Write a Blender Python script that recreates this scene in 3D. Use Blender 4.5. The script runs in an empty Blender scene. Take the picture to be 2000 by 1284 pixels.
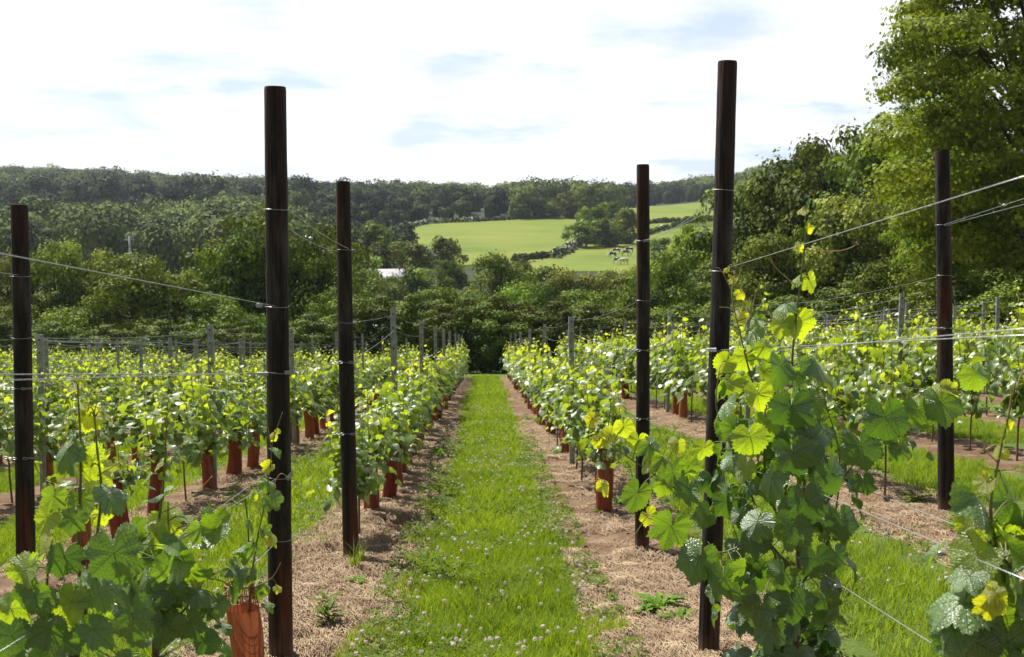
import bpy, math, random
import numpy as np
from mathutils import Vector, Matrix
random.seed(5)
RNG = np.random.default_rng(11)
R = math.radians
scene = bpy.context.scene

# ------------------------------------------------------------------ camera
CAM_Z = 1.48
FPX = 2100.0
PITCH = math.atan(180 / FPX)
YAW = math.atan(53 / FPX)
cam_data = bpy.data.cameras.new("camera")
cam_data.sensor_width = 36
cam_data.lens = 36 * FPX / 2000
cam_data.clip_start = 0.05
cam_data.clip_end = 6000
cam = bpy.data.objects.new("camera", cam_data)
cam.location = (0, 0, CAM_Z)
cam.rotation_euler = (R(90) - PITCH, 0, -YAW)
scene.collection.objects.link(cam)
scene.camera = cam
cam_data.dof.use_dof = True
cam_data.dof.focus_distance = 5.5
cam_data.dof.aperture_fstop = 7.1

# ------------------------------------------------------------------ light
SUN_EL, SUN_AZ = R(57), R(-42)          # azimuth from +Y, clockwise
world = bpy.data.worlds.new("World")
scene.world = world
world.use_nodes = True
wn, wl = world.node_tree.nodes, world.node_tree.links
wn.clear()
w_out = wn.new("ShaderNodeOutputWorld")
w_bg = wn.new("ShaderNodeBackground")
w_bg.inputs[1].default_value = 0.1
sky = wn.new("ShaderNodeTexSky")
sky.sky_type = 'NISHITA'
sky.sun_disc = False
sky.sun_elevation = SUN_EL
sky.sun_rotation = SUN_AZ
tc = wn.new("ShaderNodeTexCoord")
sep = wn.new("ShaderNodeSeparateXYZ")
wl.new(tc.outputs['Generated'], sep.inputs[0])
def wmath(op, a, b=None):
    n = wn.new("ShaderNodeMath"); n.operation = op
    for i, v in enumerate((a, b)):
        if v is None: continue
        if isinstance(v, (int, float)): n.inputs[i].default_value = v
        else: wl.new(v, n.inputs[i])
    return n.outputs[0]
zc = wmath('MAXIMUM', sep.outputs[2], 0.0)
zc = wmath('ADD', zc, 0.11)
cx = wmath('DIVIDE', sep.outputs[0], zc)
cy = wmath('DIVIDE', sep.outputs[1], zc)
comb = wn.new("ShaderNodeCombineXYZ")
wl.new(cx, comb.inputs[0]); wl.new(cy, comb.inputs[1])
nz = wn.new("ShaderNodeTexNoise")
nz.inputs['Scale'].default_value = 1.15
nz.inputs['Detail'].default_value = 6
nz.inputs['Roughness'].default_value = 0.55
wl.new(comb.outputs[0], nz.inputs['Vector'])
ramp = wn.new("ShaderNodeValToRGB")
ramp.color_ramp.elements[0].position = 0.365
ramp.color_ramp.elements[0].color = (0, 0, 0, 1)
ramp.color_ramp.elements[1].position = 0.485
ramp.color_ramp.elements[1].color = (1, 1, 1, 1)
wl.new(nz.outputs['Fac'], ramp.inputs[0])
nz2 = wn.new("ShaderNodeTexNoise")
nz2.inputs['Scale'].default_value = 2.2
nz2.inputs['Detail'].default_value = 7
wl.new(comb.outputs[0], nz2.inputs['Vector'])
cl = wn.new("ShaderNodeValToRGB")
cl.color_ramp.elements[0].position = 0.3
cl.color_ramp.elements[0].color = (5.1, 5.35, 5.8, 1)
cl.color_ramp.elements[1].position = 0.62
cl.color_ramp.elements[1].color = (7.2, 7.25, 7.35, 1)
wl.new(nz2.outputs['Fac'], cl.inputs[0])
hz = wn.new("ShaderNodeMix"); hz.data_type = 'RGBA'
def wramp(v, a, b):
    n = wn.new("ShaderNodeMapRange"); n.interpolation_type = 'SMOOTHSTEP'
    wl.new(v, n.inputs[0]); n.inputs[1].default_value = a; n.inputs[2].default_value = b
    return n.outputs[0]
low = wmath('SUBTRACT', 1.0, wramp(sep.outputs[2], .26, .55))     # cloud banks lie low, blue sky overhead
ahead = wmath('ADD', wmath('MULTIPLY', wramp(sep.outputs[1], -.6, .7), .62), .38)   # and are brighter towards the sun
wl.new(wmath('MULTIPLY', low, .8), hz.inputs[0])
wl.new(sky.outputs[0], hz.inputs[6]); hz.inputs[7].default_value = (3.9, 4.5, 5.5, 1)
mx = wn.new("ShaderNodeMix"); mx.data_type = 'RGBA'
wl.new(wmath('MULTIPLY', ramp.outputs[0], wmath('ADD', wmath('MULTIPLY', low, .8), .2)), mx.inputs[0])
wl.new(hz.outputs[2], mx.inputs[6]); wl.new(cl.outputs[0], mx.inputs[7])
am = wn.new("ShaderNodeMix"); am.data_type = 'RGBA'; am.blend_type = 'MULTIPLY'; am.inputs[0].default_value = 1
wl.new(mx.outputs[2], am.inputs[6]); wl.new(ahead, am.inputs[7])
wl.new(am.outputs[2], w_bg.inputs[0]); wl.new(w_bg.outputs[0], w_out.inputs[0])

sun_data = bpy.data.lights.new("sun", 'SUN')
sun_data.energy = 5.0
sun_data.angle = R(0.53)
sun_data.color = (1.0, 0.95, 0.87)
sun = bpy.data.objects.new("sun", sun_data)
sdir = Vector((math.sin(SUN_AZ) * math.cos(SUN_EL), math.cos(SUN_AZ) * math.cos(SUN_EL), math.sin(SUN_EL)))
sun.rotation_euler = sdir.to_track_quat('Z', 'Y').to_euler()
scene.collection.objects.link(sun)

scene.view_settings.view_transform = 'Standard'
scene.view_settings.look = 'None'
scene.view_settings.exposure = 0.85
scene.view_settings.gamma = 1
scene.render.engine = 'CYCLES'
scene.cycles.use_denoising = True
scene.cycles.max_bounces = 8
scene.cycles.transparent_max_bounces = 8
scene.cycles.transmission_bounces = 5

# ------------------------------------------------------------------ helpers
COL = scene.collection
def interp(x, pts):
    return np.interp(x, [p[0] for p in pts], [p[1] for p in pts])
def sstep(a, b, x):
    t = np.clip((x - a) / (b - a), 0, 1)
    return t * t * (3 - 2 * t)

_rng = np.random.default_rng(3)
_lat = _rng.random((64, 64))
def vnoise(x, y, s=1.0):
    """tiling value noise, arrays, about -1..1"""
    x = np.asarray(x, float) * s; y = np.asarray(y, float) * s
    xi = np.floor(x).astype(int); yi = np.floor(y).astype(int)
    fx = x - xi; fy = y - yi
    fx = fx * fx * (3 - 2 * fx); fy = fy * fy * (3 - 2 * fy)
    g = lambda a, b: _lat[a % 64, b % 64]
    v = (g(xi, yi) * (1 - fx) + g(xi + 1, yi) * fx) * (1 - fy) + (g(xi, yi + 1) * (1 - fx) + g(xi + 1, yi + 1) * fx) * fy
    return v * 2 - 1

ROWS_L = [-0.95, -2.95, -4.95, -6.95, -8.95, -10.95, -12.95, -14.95, -16.95, -18.95]
ROWS_R = [1.05, 3.25, 5.3, 7.3, 9.3, 11.3, 13.3, 15.3, 17.3, 19.3, 21.3]
ROWS = np.array(sorted(ROWS_L + ROWS_R))

RIDGE = [(-3000, 372), (0, 360), (200, 369), (420, 382), (600, 389), (900, 400), (1200, 400), (1300, 394), (1400, 380), (1560, 345), (1800, 320), (4000, 310)]
def row_distance(X):
    X = np.asarray(X, float)
    return np.min(np.abs(X[..., None] - ROWS), axis=-1)

def terr(X, Y):
    X = np.asarray(X, float); Y = np.asarray(Y, float)
    cross = interp(X, [(-24, .0), (-12, -.12), (-7, -.24), (-5, -.22), (-2.95, -.12), (-.95, 0), (1.1, 0), (3.3, .2), (5.3, .28), (9, .46), (24, 1.2)])
    near = -0.1 * Y + cross
    px = 947 + FPX * X / np.maximum(Y, 30)
    zr = CAM_Z + (462 - interp(px, RIDGE)) / FPX * 900
    Yc = Y
    tab = [(50, 0), (160, CAM_Z - 128 / FPX * 160), (200, CAM_Z - 82 / FPX * 200), (240, CAM_Z - 50 / FPX * 240),
           (270, CAM_Z - 32 / FPX * 270), (300, CAM_Z - 13 / FPX * 300), (340, CAM_Z + 10 / FPX * 340),
           (390, CAM_Z + 32 / FPX * 390), (450, CAM_Z + 54 / FPX * 450)]
    far = interp(Yc, tab[1:])
    t = sstep(430, 900, Y)
    far = np.where(Y > 430, far * (1 - t) + zr * t, far)
    far = np.where(Y > 900, zr - (Y - 900) * 0.09, far)
    t = sstep(52, 165, Y)
    nb = -0.1 * np.minimum(Y, 85) + np.where(Y > 85, -0.05 * (np.minimum(Y, 160) - 85), 0) + cross * (1 - sstep(60, 120, Y))
    return nb * (1 - t) + far * t

def ground(X, Y):
    """terrain plus the row mounds of the vineyard"""
    X = np.asarray(X, float); Y = np.asarray(Y, float)
    d = row_distance(X)
    on = (Y < 47.5)
    m = np.where(on, 0.025 * np.cos(np.clip(d / 0.6, 0, 1) * math.pi / 2) ** 1, 0)
    fine = np.where(Y < 30, 0.022 * vnoise(X, Y, 2.6) + 0.012 * vnoise(X + 9, Y + 3, 7.0), 0)
    soil = (d < 0.5) & (Y < 30)
    fine = fine + np.where(soil, 0.018 * vnoise(X, Y, 11) + 0.03 * np.maximum(vnoise(X * 1.5, Y, 1.6), 0), 0)
    return terr(X, Y) + m + fine

CR = cam.rotation_euler.to_matrix()
def pt(px, py, Y):
    """world point seen at pixel (px, py) of the 2000 px picture at world depth Y"""
    d = CR @ Vector(((px - 1000) / FPX, (642 - py) / FPX, -1))
    t = Y / d.y
    return Vector((d.x * t, Y, CAM_Z + d.z * t))
def pix(X, Y, Z):
    v = CR.transposed() @ Vector((X, Y, Z - CAM_Z))
    return 1000 + FPX * v.x / -v.z, 642 - FPX * v.y / -v.z
def hit(px, py, y0=175, y1=1200):
    for Y in np.arange(y0, y1, 1.0):
        p = pt(px, py, float(Y))
        if float(terr(p.x, p.y)) >= p.z: return p
    return pt(px, py, y1)

def mesh(name, V, F, mats=(), mi=None, attrs=None, uv=None, smooth=False):
    """F: int array (n,3|4) or a list of such arrays"""
    me = bpy.data.meshes.new(name)
    Fs = F if isinstance(F, list) else [F]
    Fs = [np.asarray(f, np.int32) for f in Fs if len(f)]
    V = np.asarray(V, np.float32)
    me.vertices.add(len(V)); me.vertices.foreach_set("co", V.ravel())
    nl = sum(f.size for f in Fs); nf = sum(len(f) for f in Fs)
    me.loops.add(nl); me.polygons.add(nf)
    li = np.concatenate([f.ravel() for f in Fs])
    tot = np.concatenate([np.full(len(f), f.shape[1], np.int32) for f in Fs])
    st = np.concatenate([[0], np.cumsum(tot)[:-1]]).astype(np.int32)
    me.loops.foreach_set("vertex_index", li)
    me.polygons.foreach_set("loop_start", st)
    try: me.polygons.foreach_set("loop_total", tot)
    except Exception: pass
    for m in mats: me.materials.append(m)
    if mi is not None: me.polygons.foreach_set("material_index", np.asarray(mi, np.int32))
    if smooth: me.polygons.foreach_set("use_smooth", np.ones(nf, bool))
    me.update(calc_edges=True)
    for k, a in (attrs or {}).items():
        at = me.attributes.new(k, 'FLOAT', 'POINT'); at.data.foreach_set("value", np.asarray(a, np.float32))
    if uv is not None:
        ul = me.uv_layers.new(name="UVMap")
        ul.data.foreach_set("uv", np.asarray(uv, np.float32)[li].ravel())
    me.validate()
    return me

class MB:
    """collects pieces of geometry with a material slot and a per-vertex value"""
    def __init__(s): s.V = []; s.T = []; s.Q = []; s.mT = []; s.mQ = []; s.A = []; s.U = []; s.n = 0
    def add(s, V, F, mat=0, a=0.5, uv=None):
        V = np.asarray(V, float).reshape(-1, 3); F = np.asarray(F, int)
        s.V.append(V); s.A.append(np.broadcast_to(np.asarray(a, float), (len(V),)))
        s.U.append(np.asarray(uv, float) if uv is not None else np.zeros((len(V), 2)))
        if len(F):
            if F.shape[1] == 3: s.T.append(F + s.n); s.mT.append(np.full(len(F), mat))
            else: s.Q.append(F + s.n); s.mQ.append(np.full(len(F), mat))
        s.n += len(V); return s
    def mesh(s, name, mats, smooth=False):
        F = []; m = []
        if s.T: F.append(np.concatenate(s.T)); m += s.mT
        if s.Q: F.append(np.concatenate(s.Q)); m += s.mQ
        return mesh(name, np.concatenate(s.V), F, mats, np.concatenate(m), {"tint": np.concatenate(s.A)}, np.concatenate(s.U), smooth)
    def obj(s, name, mats, parent=None, smooth=False):
        return link(name, s.mesh(name, mats, smooth), parent)

def link(name, data, parent=None):
    o = bpy.data.objects.new(name, data); COL.objects.link(o)
    if parent: o.parent = parent
    return o
def tag(o, label=None, cat=None, group=None, kind=None):
    if label: o["label"] = label
    if cat: o["category"] = cat
    if group: o["group"] = group
    if kind: o["kind"] = kind
    return o
def copy_tree(o, parent=None):
    c = o.copy(); COL.objects.link(c)
    if parent: c.parent = parent
    for ch in list(o.children): copy_tree(ch, c)
    return c

def tube(path, radii, n=6, cap=True):
    P = np.array([list(p) for p in path], float); m = len(P)
    r = np.broadcast_to(np.asarray(radii, float), (m,))
    T = np.gradient(P, axis=0); T /= np.linalg.norm(T, axis=1)[:, None] + 1e-9
    ref = np.array([0, 0, 1.0]) if abs(T[0][2]) < .9 else np.array([1.0, 0, 0])
    V = []; a = np.linspace(0, 2 * math.pi, n, endpoint=False)
    N = None
    for i in range(m):
        if N is None: N = np.cross(T[i], ref)
        N = N - T[i] * N.dot(T[i]); N /= np.linalg.norm(N) + 1e-9
        B = np.cross(T[i], N)
        V.append(P[i] + r[i] * (np.cos(a)[:, None] * N + np.sin(a)[:, None] * B))
    V = np.concatenate(V); F = []
    for i in range(m - 1):
        for j in range(n):
            F.append((i * n + j, i * n + (j + 1) % n, (i + 1) * n + (j + 1) % n, (i + 1) * n + j))
    if cap:
        V = np.concatenate([V, P[:1], P[-1:]])
        for j in range(n):
            F.append((m * n, (j + 1) % n, j, j)); F.append((m * n + 1, (m - 1) * n + j, (m - 1) * n + (j + 1) % n, (m - 1) * n + (j + 1) % n))
        T3 = [f[:3] for f in F if f[2] == f[3]]; F = [f for f in F if f[2] != f[3]]
        return V, np.array(F), np.array(T3)
    return V, np.array(F), np.zeros((0, 3), int)
def add_tube(mb, path, radii, n=6, mat=0, a=.5, cap=True):
    V, Q, T = tube(path, radii, n, cap)
    base = mb.n
    mb.add(V, Q, mat, a)
    if len(T): mb.T.append(T + base); mb.mT.append(np.full(len(T), mat))
def smooth_path(pts, k=6):
    """Catmull-Rom through the points"""
    P = [Vector(p) for p in pts]
    P = [P[0] * 2 - P[1]] + P + [P[-1] * 2 - P[-2]]
    out = []
    for i in range(1, len(P) - 2):
        for j in range(k):
            t = j / k
            out.append(0.5 * ((2 * P[i]) + (P[i + 1] - P[i - 1]) * t + (2 * P[i - 1] - 5 * P[i] + 4 * P[i + 1] - P[i + 2]) * t * t
                              + (3 * P[i] - P[i - 1] - 3 * P[i + 1] + P[i + 2]) * t ** 3))
    out.append(P[-2]); return out
ORD = ["first", "second", "third", "fourth", "fifth", "sixth", "seventh", "eighth", "ninth", "tenth", "eleventh", "twelfth", "thirteenth",
       "fourteenth", "fifteenth", "sixteenth", "seventeenth", "eighteenth", "nineteenth", "twentieth"]
def ordinal(i):
    if i < 20: return ORD[i]
    t, u = divmod(i + 1, 10)
    tens = {2: "twenty", 3: "thirty", 4: "forty"}[t]
    return tens[:-1] + "ieth" if u == 0 else tens + "-" + ORD[u - 1]
def row_name(r):
    return (ordinal(ROWS_R.index(r)) + " row on the tall-ash side") if r > 0 else (ordinal(ROWS_L.index(r)) + " row on the big-oak side")

# ------------------------------------------------------------------ materials
def new_mat(name):
    m = bpy.data.materials.new(name); m.use_nodes = True
    nt = m.node_tree; nt.nodes.clear()
    return m, nt.nodes, nt.links
class NT:
    def __init__(s, name): s.m, s.n, s.l = new_mat(name); s.out = s.n.new("ShaderNodeOutputMaterial")
    def node(s, t, **kw):
        n = s.n.new("ShaderNode" + t)
        for k, v in kw.items(): setattr(n, k, v)
        return n
    def put(s, sock, v):
        if hasattr(v, 'is_linked') or isinstance(v, bpy.types.NodeSocket): s.l.new(v, sock)
        elif isinstance(v, tuple) and len(v) == 3 and sock.type == 'RGBA': sock.default_value = (*v, 1)
        else: sock.default_value = v
    def math(s, op, a, b=None, c=None, clamp=False):
        n = s.node("Math", operation=op); n.use_clamp = clamp
        for i, v in enumerate((a, b, c)):
            if v is not None: s.put(n.inputs[i], v)
        return n.outputs[0]
    def mix(s, f, a, b, blend='MIX'):
        n = s.node("Mix", data_type='RGBA', blend_type=blend); s.put(n.inputs[0], f); s.put(n.inputs[6], a); s.put(n.inputs[7], b)
        return n.outputs[2]
    def noise(s, vec, scale, detail=3, rough=.5, out='Fac'):
        n = s.node("TexNoise"); n.inputs['Scale'].default_value = scale; n.inputs['Detail'].default_value = detail
        n.inputs['Roughness'].default_value = rough
        if vec is not None: s.l.new(vec, n.inputs['Vector'])
        return n.outputs[out]
    def ramp(s, f, stops):
        n = s.node("ValToRGB"); e = n.color_ramp.elements
        while len(e) < len(stops): e.new(0.5)
        for i, (p, c) in enumerate(stops):
            e[i].position = p; e[i].color = (*c, 1) if isinstance(c, tuple) else (c, c, c, 1)
        s.put(n.inputs[0], f); return n.outputs[0]
    def attr(s, name):
        n = s.node("Attribute"); n.attribute_name = name; return n.outputs['Fac']
    def pos(s): return s.node("NewGeometry").outputs['Position']
    def objc(s): return s.node("TexCoord").outputs['Object']
    def scale(s, vec, v):
        n = s.node("VectorMath", operation='MULTIPLY'); s.l.new(vec, n.inputs[0]); n.inputs[1].default_value = v; return n.outputs[0]
    def orand(s): return s.node("ObjectInfo").outputs['Random']
    def hsv(s, c, h=.5, sat=1., v=1.):
        n = s.node("HueSaturation"); s.put(n.inputs['Hue'], h); s.put(n.inputs['Saturation'], sat); s.put(n.inputs['Value'], v); s.put(n.inputs['Color'], c)
        return n.outputs[0]
    def bump(s, h, strength=.3, dist=.01):
        n = s.node("Bump"); n.inputs['Strength'].default_value = strength; n.inputs['Distance'].default_value = dist; s.l.new(h, n.inputs['Height'])
        return n.outputs[0]
    def bsdf(s, color, rough=.6, spec=.5, metal=0., normal=None, **kw):
        b = s.node("BsdfPrincipled"); s.put(b.inputs['Base Color'], color); s.put(b.inputs['Roughness'], rough)
        b.inputs['Specular IOR Level'].default_value = spec; b.inputs['Metallic'].default_value = metal
        if normal is not None: s.l.new(normal, b.inputs['Normal'])
        return b.outputs[0]
    def done(s, sh): s.l.new(sh, s.out.inputs[0]); return s.m

def foliage_mat(name, dark, light, trans=.35, rough=.55, spec=.35, hue=.02, tcol=None, thue=1.0):
    t = NT(name)
    a = t.attr("tint"); r = t.orand()
    c = t.mix(a, dark, light)
    v = t.math('MULTIPLY_ADD', r, .5, .78)
    h = t.math('MULTIPLY_ADD', r, hue * 2, .5 - hue * .5)
    c = t.hsv(c, h, 1.0, v)
    p = t.bsdf(c, max(rough, .6), min(spec, .1) if rough > .52 else spec)
    tr = t.node("BsdfTranslucent")
    tc_ = t.mix(1.0, c, tcol or (.97, .98, .33), 'MULTIPLY')
    tc_ = t.hsv(tc_, .5, 1.0, thue)
    t.l.new(tc_, tr.inputs[0])
    m = t.node("MixShader"); m.inputs[0].default_value = trans
    t.l.new(p, m.inputs[1]); t.l.new(tr.outputs[0], m.inputs[2])
    return t.done(m.outputs[0])

M = {}
M['oak'] = foliage_mat("oak_leaves", (.022, .045, .008), (.22, .26, .03), .24)
M['ash'] = foliage_mat("ash_leaves", (.09, .14, .018), (.36, .43, .05), .38)
M['willow'] = foliage_mat("willow_leaves", (.06, .08, .018), (.34, .37, .08), .24)
M['scrub'] = foliage_mat("scrub_leaves", (.035, .065, .01), (.29, .36, .05), .24)
M['hedge'] = foliage_mat("hedge_leaves", (.014, .03, .006), (.17, .205, .026), .16)
M['wood'] = foliage_mat("far_wood", (.010, .025, .009), (.27, .37, .09), .08, .8, .1)
M['pine'] = foliage_mat("pine_needles", (.02, .038, .015), (.06, .09, .03), .15)

def bark():
    t = NT("bark"); p = t.scale(t.objc(), (3, 3, .6))
    n = t.noise(p, 4, 5)
    c = t.ramp(n, [(.3, (.035, .026, .018)), (.7, (.13, .105, .08))])
    return t.done(t.bsdf(c, .9, .2, normal=t.bump(n, .6, .03)))
M['bark'] = bark()

def vine_leaf(name, veins):
    t = NT(name)
    a = t.attr("tint")           # age: 0 old dark leaf .. 1 young tip leaf
    c = t.ramp(a, [(0.0, (.03, .065, .02)), (.3, (.075, .125, .028)), (.6, (.15, .20, .04)), (.85, (.24, .27, .055)), (1.0, (.32, .28, .06))] if not veins else [(0.0, (.024, .072, .02)), (.3, (.05, .12, .026)), (.6, (.10, .19, .03)), (.85, (.24, .29, .04)), (1.0, (.38, .33, .05))])
    n = t.noise(t.pos(), 38, 3)
    c = t.hsv(c, t.math('MULTIPLY_ADD', n, .03, .485), 1.0, t.math('MULTIPLY_ADD', n, .5, .75))
    geo = t.node("NewGeometry")
    under = t.mix(.35, c, (.22, .30, .12))
    c2 = t.mix(geo.outputs['Backfacing'], c, under)
    nrm = None
    tcolr = t.mix(1.0, t.mix(t.math('MULTIPLY', a, .5), c, (.30, .34, .02)), (2.6, 2.7, .5) if veins else (2.4, 2.45, .7), 'MULTIPLY')
    if veins:
        uv = t.node("UVMap"); sp = t.node("SeparateXYZ"); t.l.new(uv.outputs[0], sp.inputs[0])
        x, y = sp.outputs[0], sp.outputs[1]
        th = t.math('ABSOLUTE', t.math('ARCTAN2', x, y))
        r = t.math('SQRT', t.math('ADD', t.math('MULTIPLY', x, x), t.math('MULTIPLY', y, y)))
        k = t.math('MINIMUM', t.math('ROUND', t.math('DIVIDE', th, .93)), 2.0)
        ph = t.math('SUBTRACT', th, t.math('MULTIPLY', k, .93))
        al = t.math('MULTIPLY', r, t.math('COSINE', ph))
        cr = t.math('ABSOLUTE', t.math('MULTIPLY', r, t.math('SINE', ph)))
        main = t.math('SUBTRACT', 1.0, t.math('DIVIDE', cr, .016), clamp=True)
        f = t.math('PINGPONG', t.math('SUBTRACT', al, t.math('MULTIPLY', cr, .75)), .055)
        sec = t.math('MULTIPLY', t.math('SUBTRACT', 1.0, t.math('DIVIDE', f, .010), clamp=True), .6)
        vein = t.math('MAXIMUM', main, sec)
        c2 = t.mix(t.math('MULTIPLY', vein, .28), c2, (.2, .28, .1))
        tcolr = t.mix(t.math('MULTIPLY', vein, .35), tcolr, (.2, .35, .04))
        hgt = t.math('ADD', t.math('MULTIPLY', vein, -.8), t.noise(uv.outputs[0], 14, 2))
        nrm = t.bump(hgt, .9, .004)
    p = t.bsdf(c2, .33 if veins else .42, 1.0 if veins else .75, normal=nrm)
    tr = t.node("BsdfTranslucent"); t.l.new(tcolr, tr.inputs[0])
    if nrm is not None: t.l.new(nrm, tr.inputs['Normal'])
    m = t.node("MixShader"); t.l.new(t.math('MULTIPLY_ADD', a, .34, .2), m.inputs[0])
    t.l.new(p, m.inputs[1]); t.l.new(tr.outputs[0], m.inputs[2])
    return t.done(m.outputs[0])
M['leaf_near'] = vine_leaf("vine_leaf_veined", True)
M['leaf'] = vine_leaf("vine_leaf", False)

def simple(name, c1, c2, scale=20, rough=.7, spec=.3, metal=0, bump=.3, stretch=(1, 1, 1), trans=0, bd=.005):
    t = NT(name); n = t.noise(t.scale(t.objc(), stretch), scale, 5, .6)
    c = t.mix(t.ramp(n, [(.35, 0.), (.65, 1.)]), c1, c2)
    sh = t.bsdf(c, rough, spec, metal, normal=t.bump(n, bump, bd) if bump else None)
    if trans:
        tr = t.node("BsdfTranslucent"); t.l.new(c, tr.inputs[0]); m = t.node("MixShader"); m.inputs[0].default_value = trans
        t.l.new(sh, m.inputs[1]); t.l.new(tr.outputs[0], m.inputs[2]); sh = m.outputs[0]
    return t.done(sh)
M['cane'] = simple("vine_cane", (.10, .055, .03), (.2, .13, .075), 60, .75)
M['shoot'] = simple("green_shoot", (.12, .16, .035), (.2, .17, .06), 25, .5, .4, trans=.15)
M['tendril'] = simple("tendril", (.4, .38, .08), (.45, .3, .1), 25, .45, .4, trans=.3)
M['guard'] = simple("guard_plastic", (.22, .045, .022), (.36, .09, .045), 14, .5, .4, bump=.4, trans=.22, stretch=(3, 3, .5))
def vary(m, amt=.6):
    nt = m.node_tree; b = [n for n in nt.nodes if n.type == 'BSDF_PRINCIPLED'][0]; src = b.inputs['Base Color'].links[0].from_socket
    oi = nt.nodes.new("ShaderNodeObjectInfo"); ma = nt.nodes.new("ShaderNodeMath"); ma.operation = 'MULTIPLY_ADD'; ma.inputs[1].default_value = amt; ma.inputs[2].default_value = 1 - amt / 2
    nt.links.new(oi.outputs['Random'], ma.inputs[0]); h = nt.nodes.new("ShaderNodeHueSaturation"); nt.links.new(ma.outputs[0], h.inputs['Value']); nt.links.new(src, h.inputs['Color'])
    h2 = nt.nodes.new("ShaderNodeMath"); h2.operation = 'MULTIPLY_ADD'; h2.inputs[1].default_value = .03; h2.inputs[2].default_value = .485; nt.links.new(oi.outputs['Random'], h2.inputs[0]); nt.links.new(h2.outputs[0], h.inputs['Hue'])
    for l in list(src.links):
        if l.to_node.name != h.name: nt.links.new(h.outputs[0], l.to_socket)
vary(M['guard'])
M['steel'] = simple("galvanised_steel", (.21, .225, .23), (.33, .345, .35), 22, .5, .5, .45, .15)
M['wire'] = simple("galvanised_wire", (.34, .35, .36), (.48, .49, .5), 80, .42, .5, .75, 0)
M['straw'] = simple("dry_straw", (.22, .145, .085), (.45, .34, .21), 6, .8, .3, bump=0, trans=.15)
M['clod'] = simple('soil_crumb', (.10, .06, .035), (.30, .2, .12), 3, .95, .1, bump=0)
M['black'] = simple("dark_hole", (.01, .01, .01), (.015, .015, .015), 5, .9)
M['grass'] = foliage_mat("grass_blades", (.12, .20, .014), (.29, .38, .03), .45, .5, .35, 0, (1, .95, .3), 1.25)
M['weed'] = foliage_mat("weed_leaves", (.08, .15, .018), (.19, .27, .035), .35, .6, .2)
M['clover'] = simple("clover_petals", (.8, .77, .68), (.66, .52, .48), 90, .8, .2, trans=.3)
M['whiteflower'] = simple("white_blossom", (.5, .52, .42), (.68, .68, .58), 1, .8)
M['clay'] = simple("reddish_brown_board", (.1, .05, .03), (.17, .09, .06), 5, .8)
M['roof'] = simple("pale_sheet_roof", (.25, .23, .235), (.34, .31, .32), 1.5, .5)
M['barnwall'] = simple("barn_boards", (.16, .13, .10), (.24, .2, .16), 3, .9, stretch=(8, 8, 1))
M['pole'] = simple("pale_pole", (.35, .34, .32), (.45, .44, .42), 3, .7)
M['hide'] = None

def post_mat():
    t = NT("creosoted_wood")
    o = t.objc(); st = t.scale(o, (26, 26, 1.6))
    n = t.noise(st, 1.0, 6, .6)
    p = t.scale(o, (9, 9, .9)); n2 = t.noise(p, 1.0, 3, .6)
    c = t.ramp(n, [(.3, (.004, .003, .0025)), (.55, (.013, .009, .008)), (.78, (.055, .038, .03))])
    red = t.ramp(n, [(.3, (.02, .006, .003)), (.7, (.11, .028, .012))])
    c = t.mix(t.ramp(n2, [(.5, 0.), (.64, 1.)]), c, red)
    sp = t.node("SeparateXYZ"); t.l.new(t.objc(), sp.inputs[0])
    wn_ = t.noise(t.scale(o, (14, 14, 3)), 1.0, 5, .65)
    c = t.mix(t.math('MULTIPLY', t.ramp(wn_, [(.5, 0.), (.68, 1.)]), .55), c, (.085, .068, .058))     # weathered patches
    mud = t.ramp(t.math('ADD', sp.outputs[2], t.math('MULTIPLY', wn_, .16)), [(.08, 1.), (.2, 0.)])
    c = t.mix(t.math('MULTIPLY', mud, .7), c, (.16, .10, .06))
    crack = t.noise(t.scale(o, (60, 60, 1.0)), 1.0, 2)
    h = t.math('ADD', n, t.math('MULTIPLY', t.ramp(crack, [(.38, 0.), (.46, 1.)]), 1.2))
    return t.done(t.bsdf(c, t.math('MULTIPLY_ADD', n, .5, .45), .3, normal=t.bump(h, 1.0, .012)))
M['post'] = post_mat()
def end_grain():
    t = NT("post_end_grain"); w = t.node("TexWave", wave_type='RINGS', rings_direction='Z'); w.inputs['Scale'].default_value = 30
    w.inputs['Distortion'].default_value = 2; t.l.new(t.objc(), w.inputs['Vector'])
    return t.done(t.bsdf(t.ramp(w.outputs['Fac'], [(0., (.02, .012, .008)), (1., (.07, .045, .03))]), .85, .2))
M['endgrain'] = end_grain()

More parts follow.
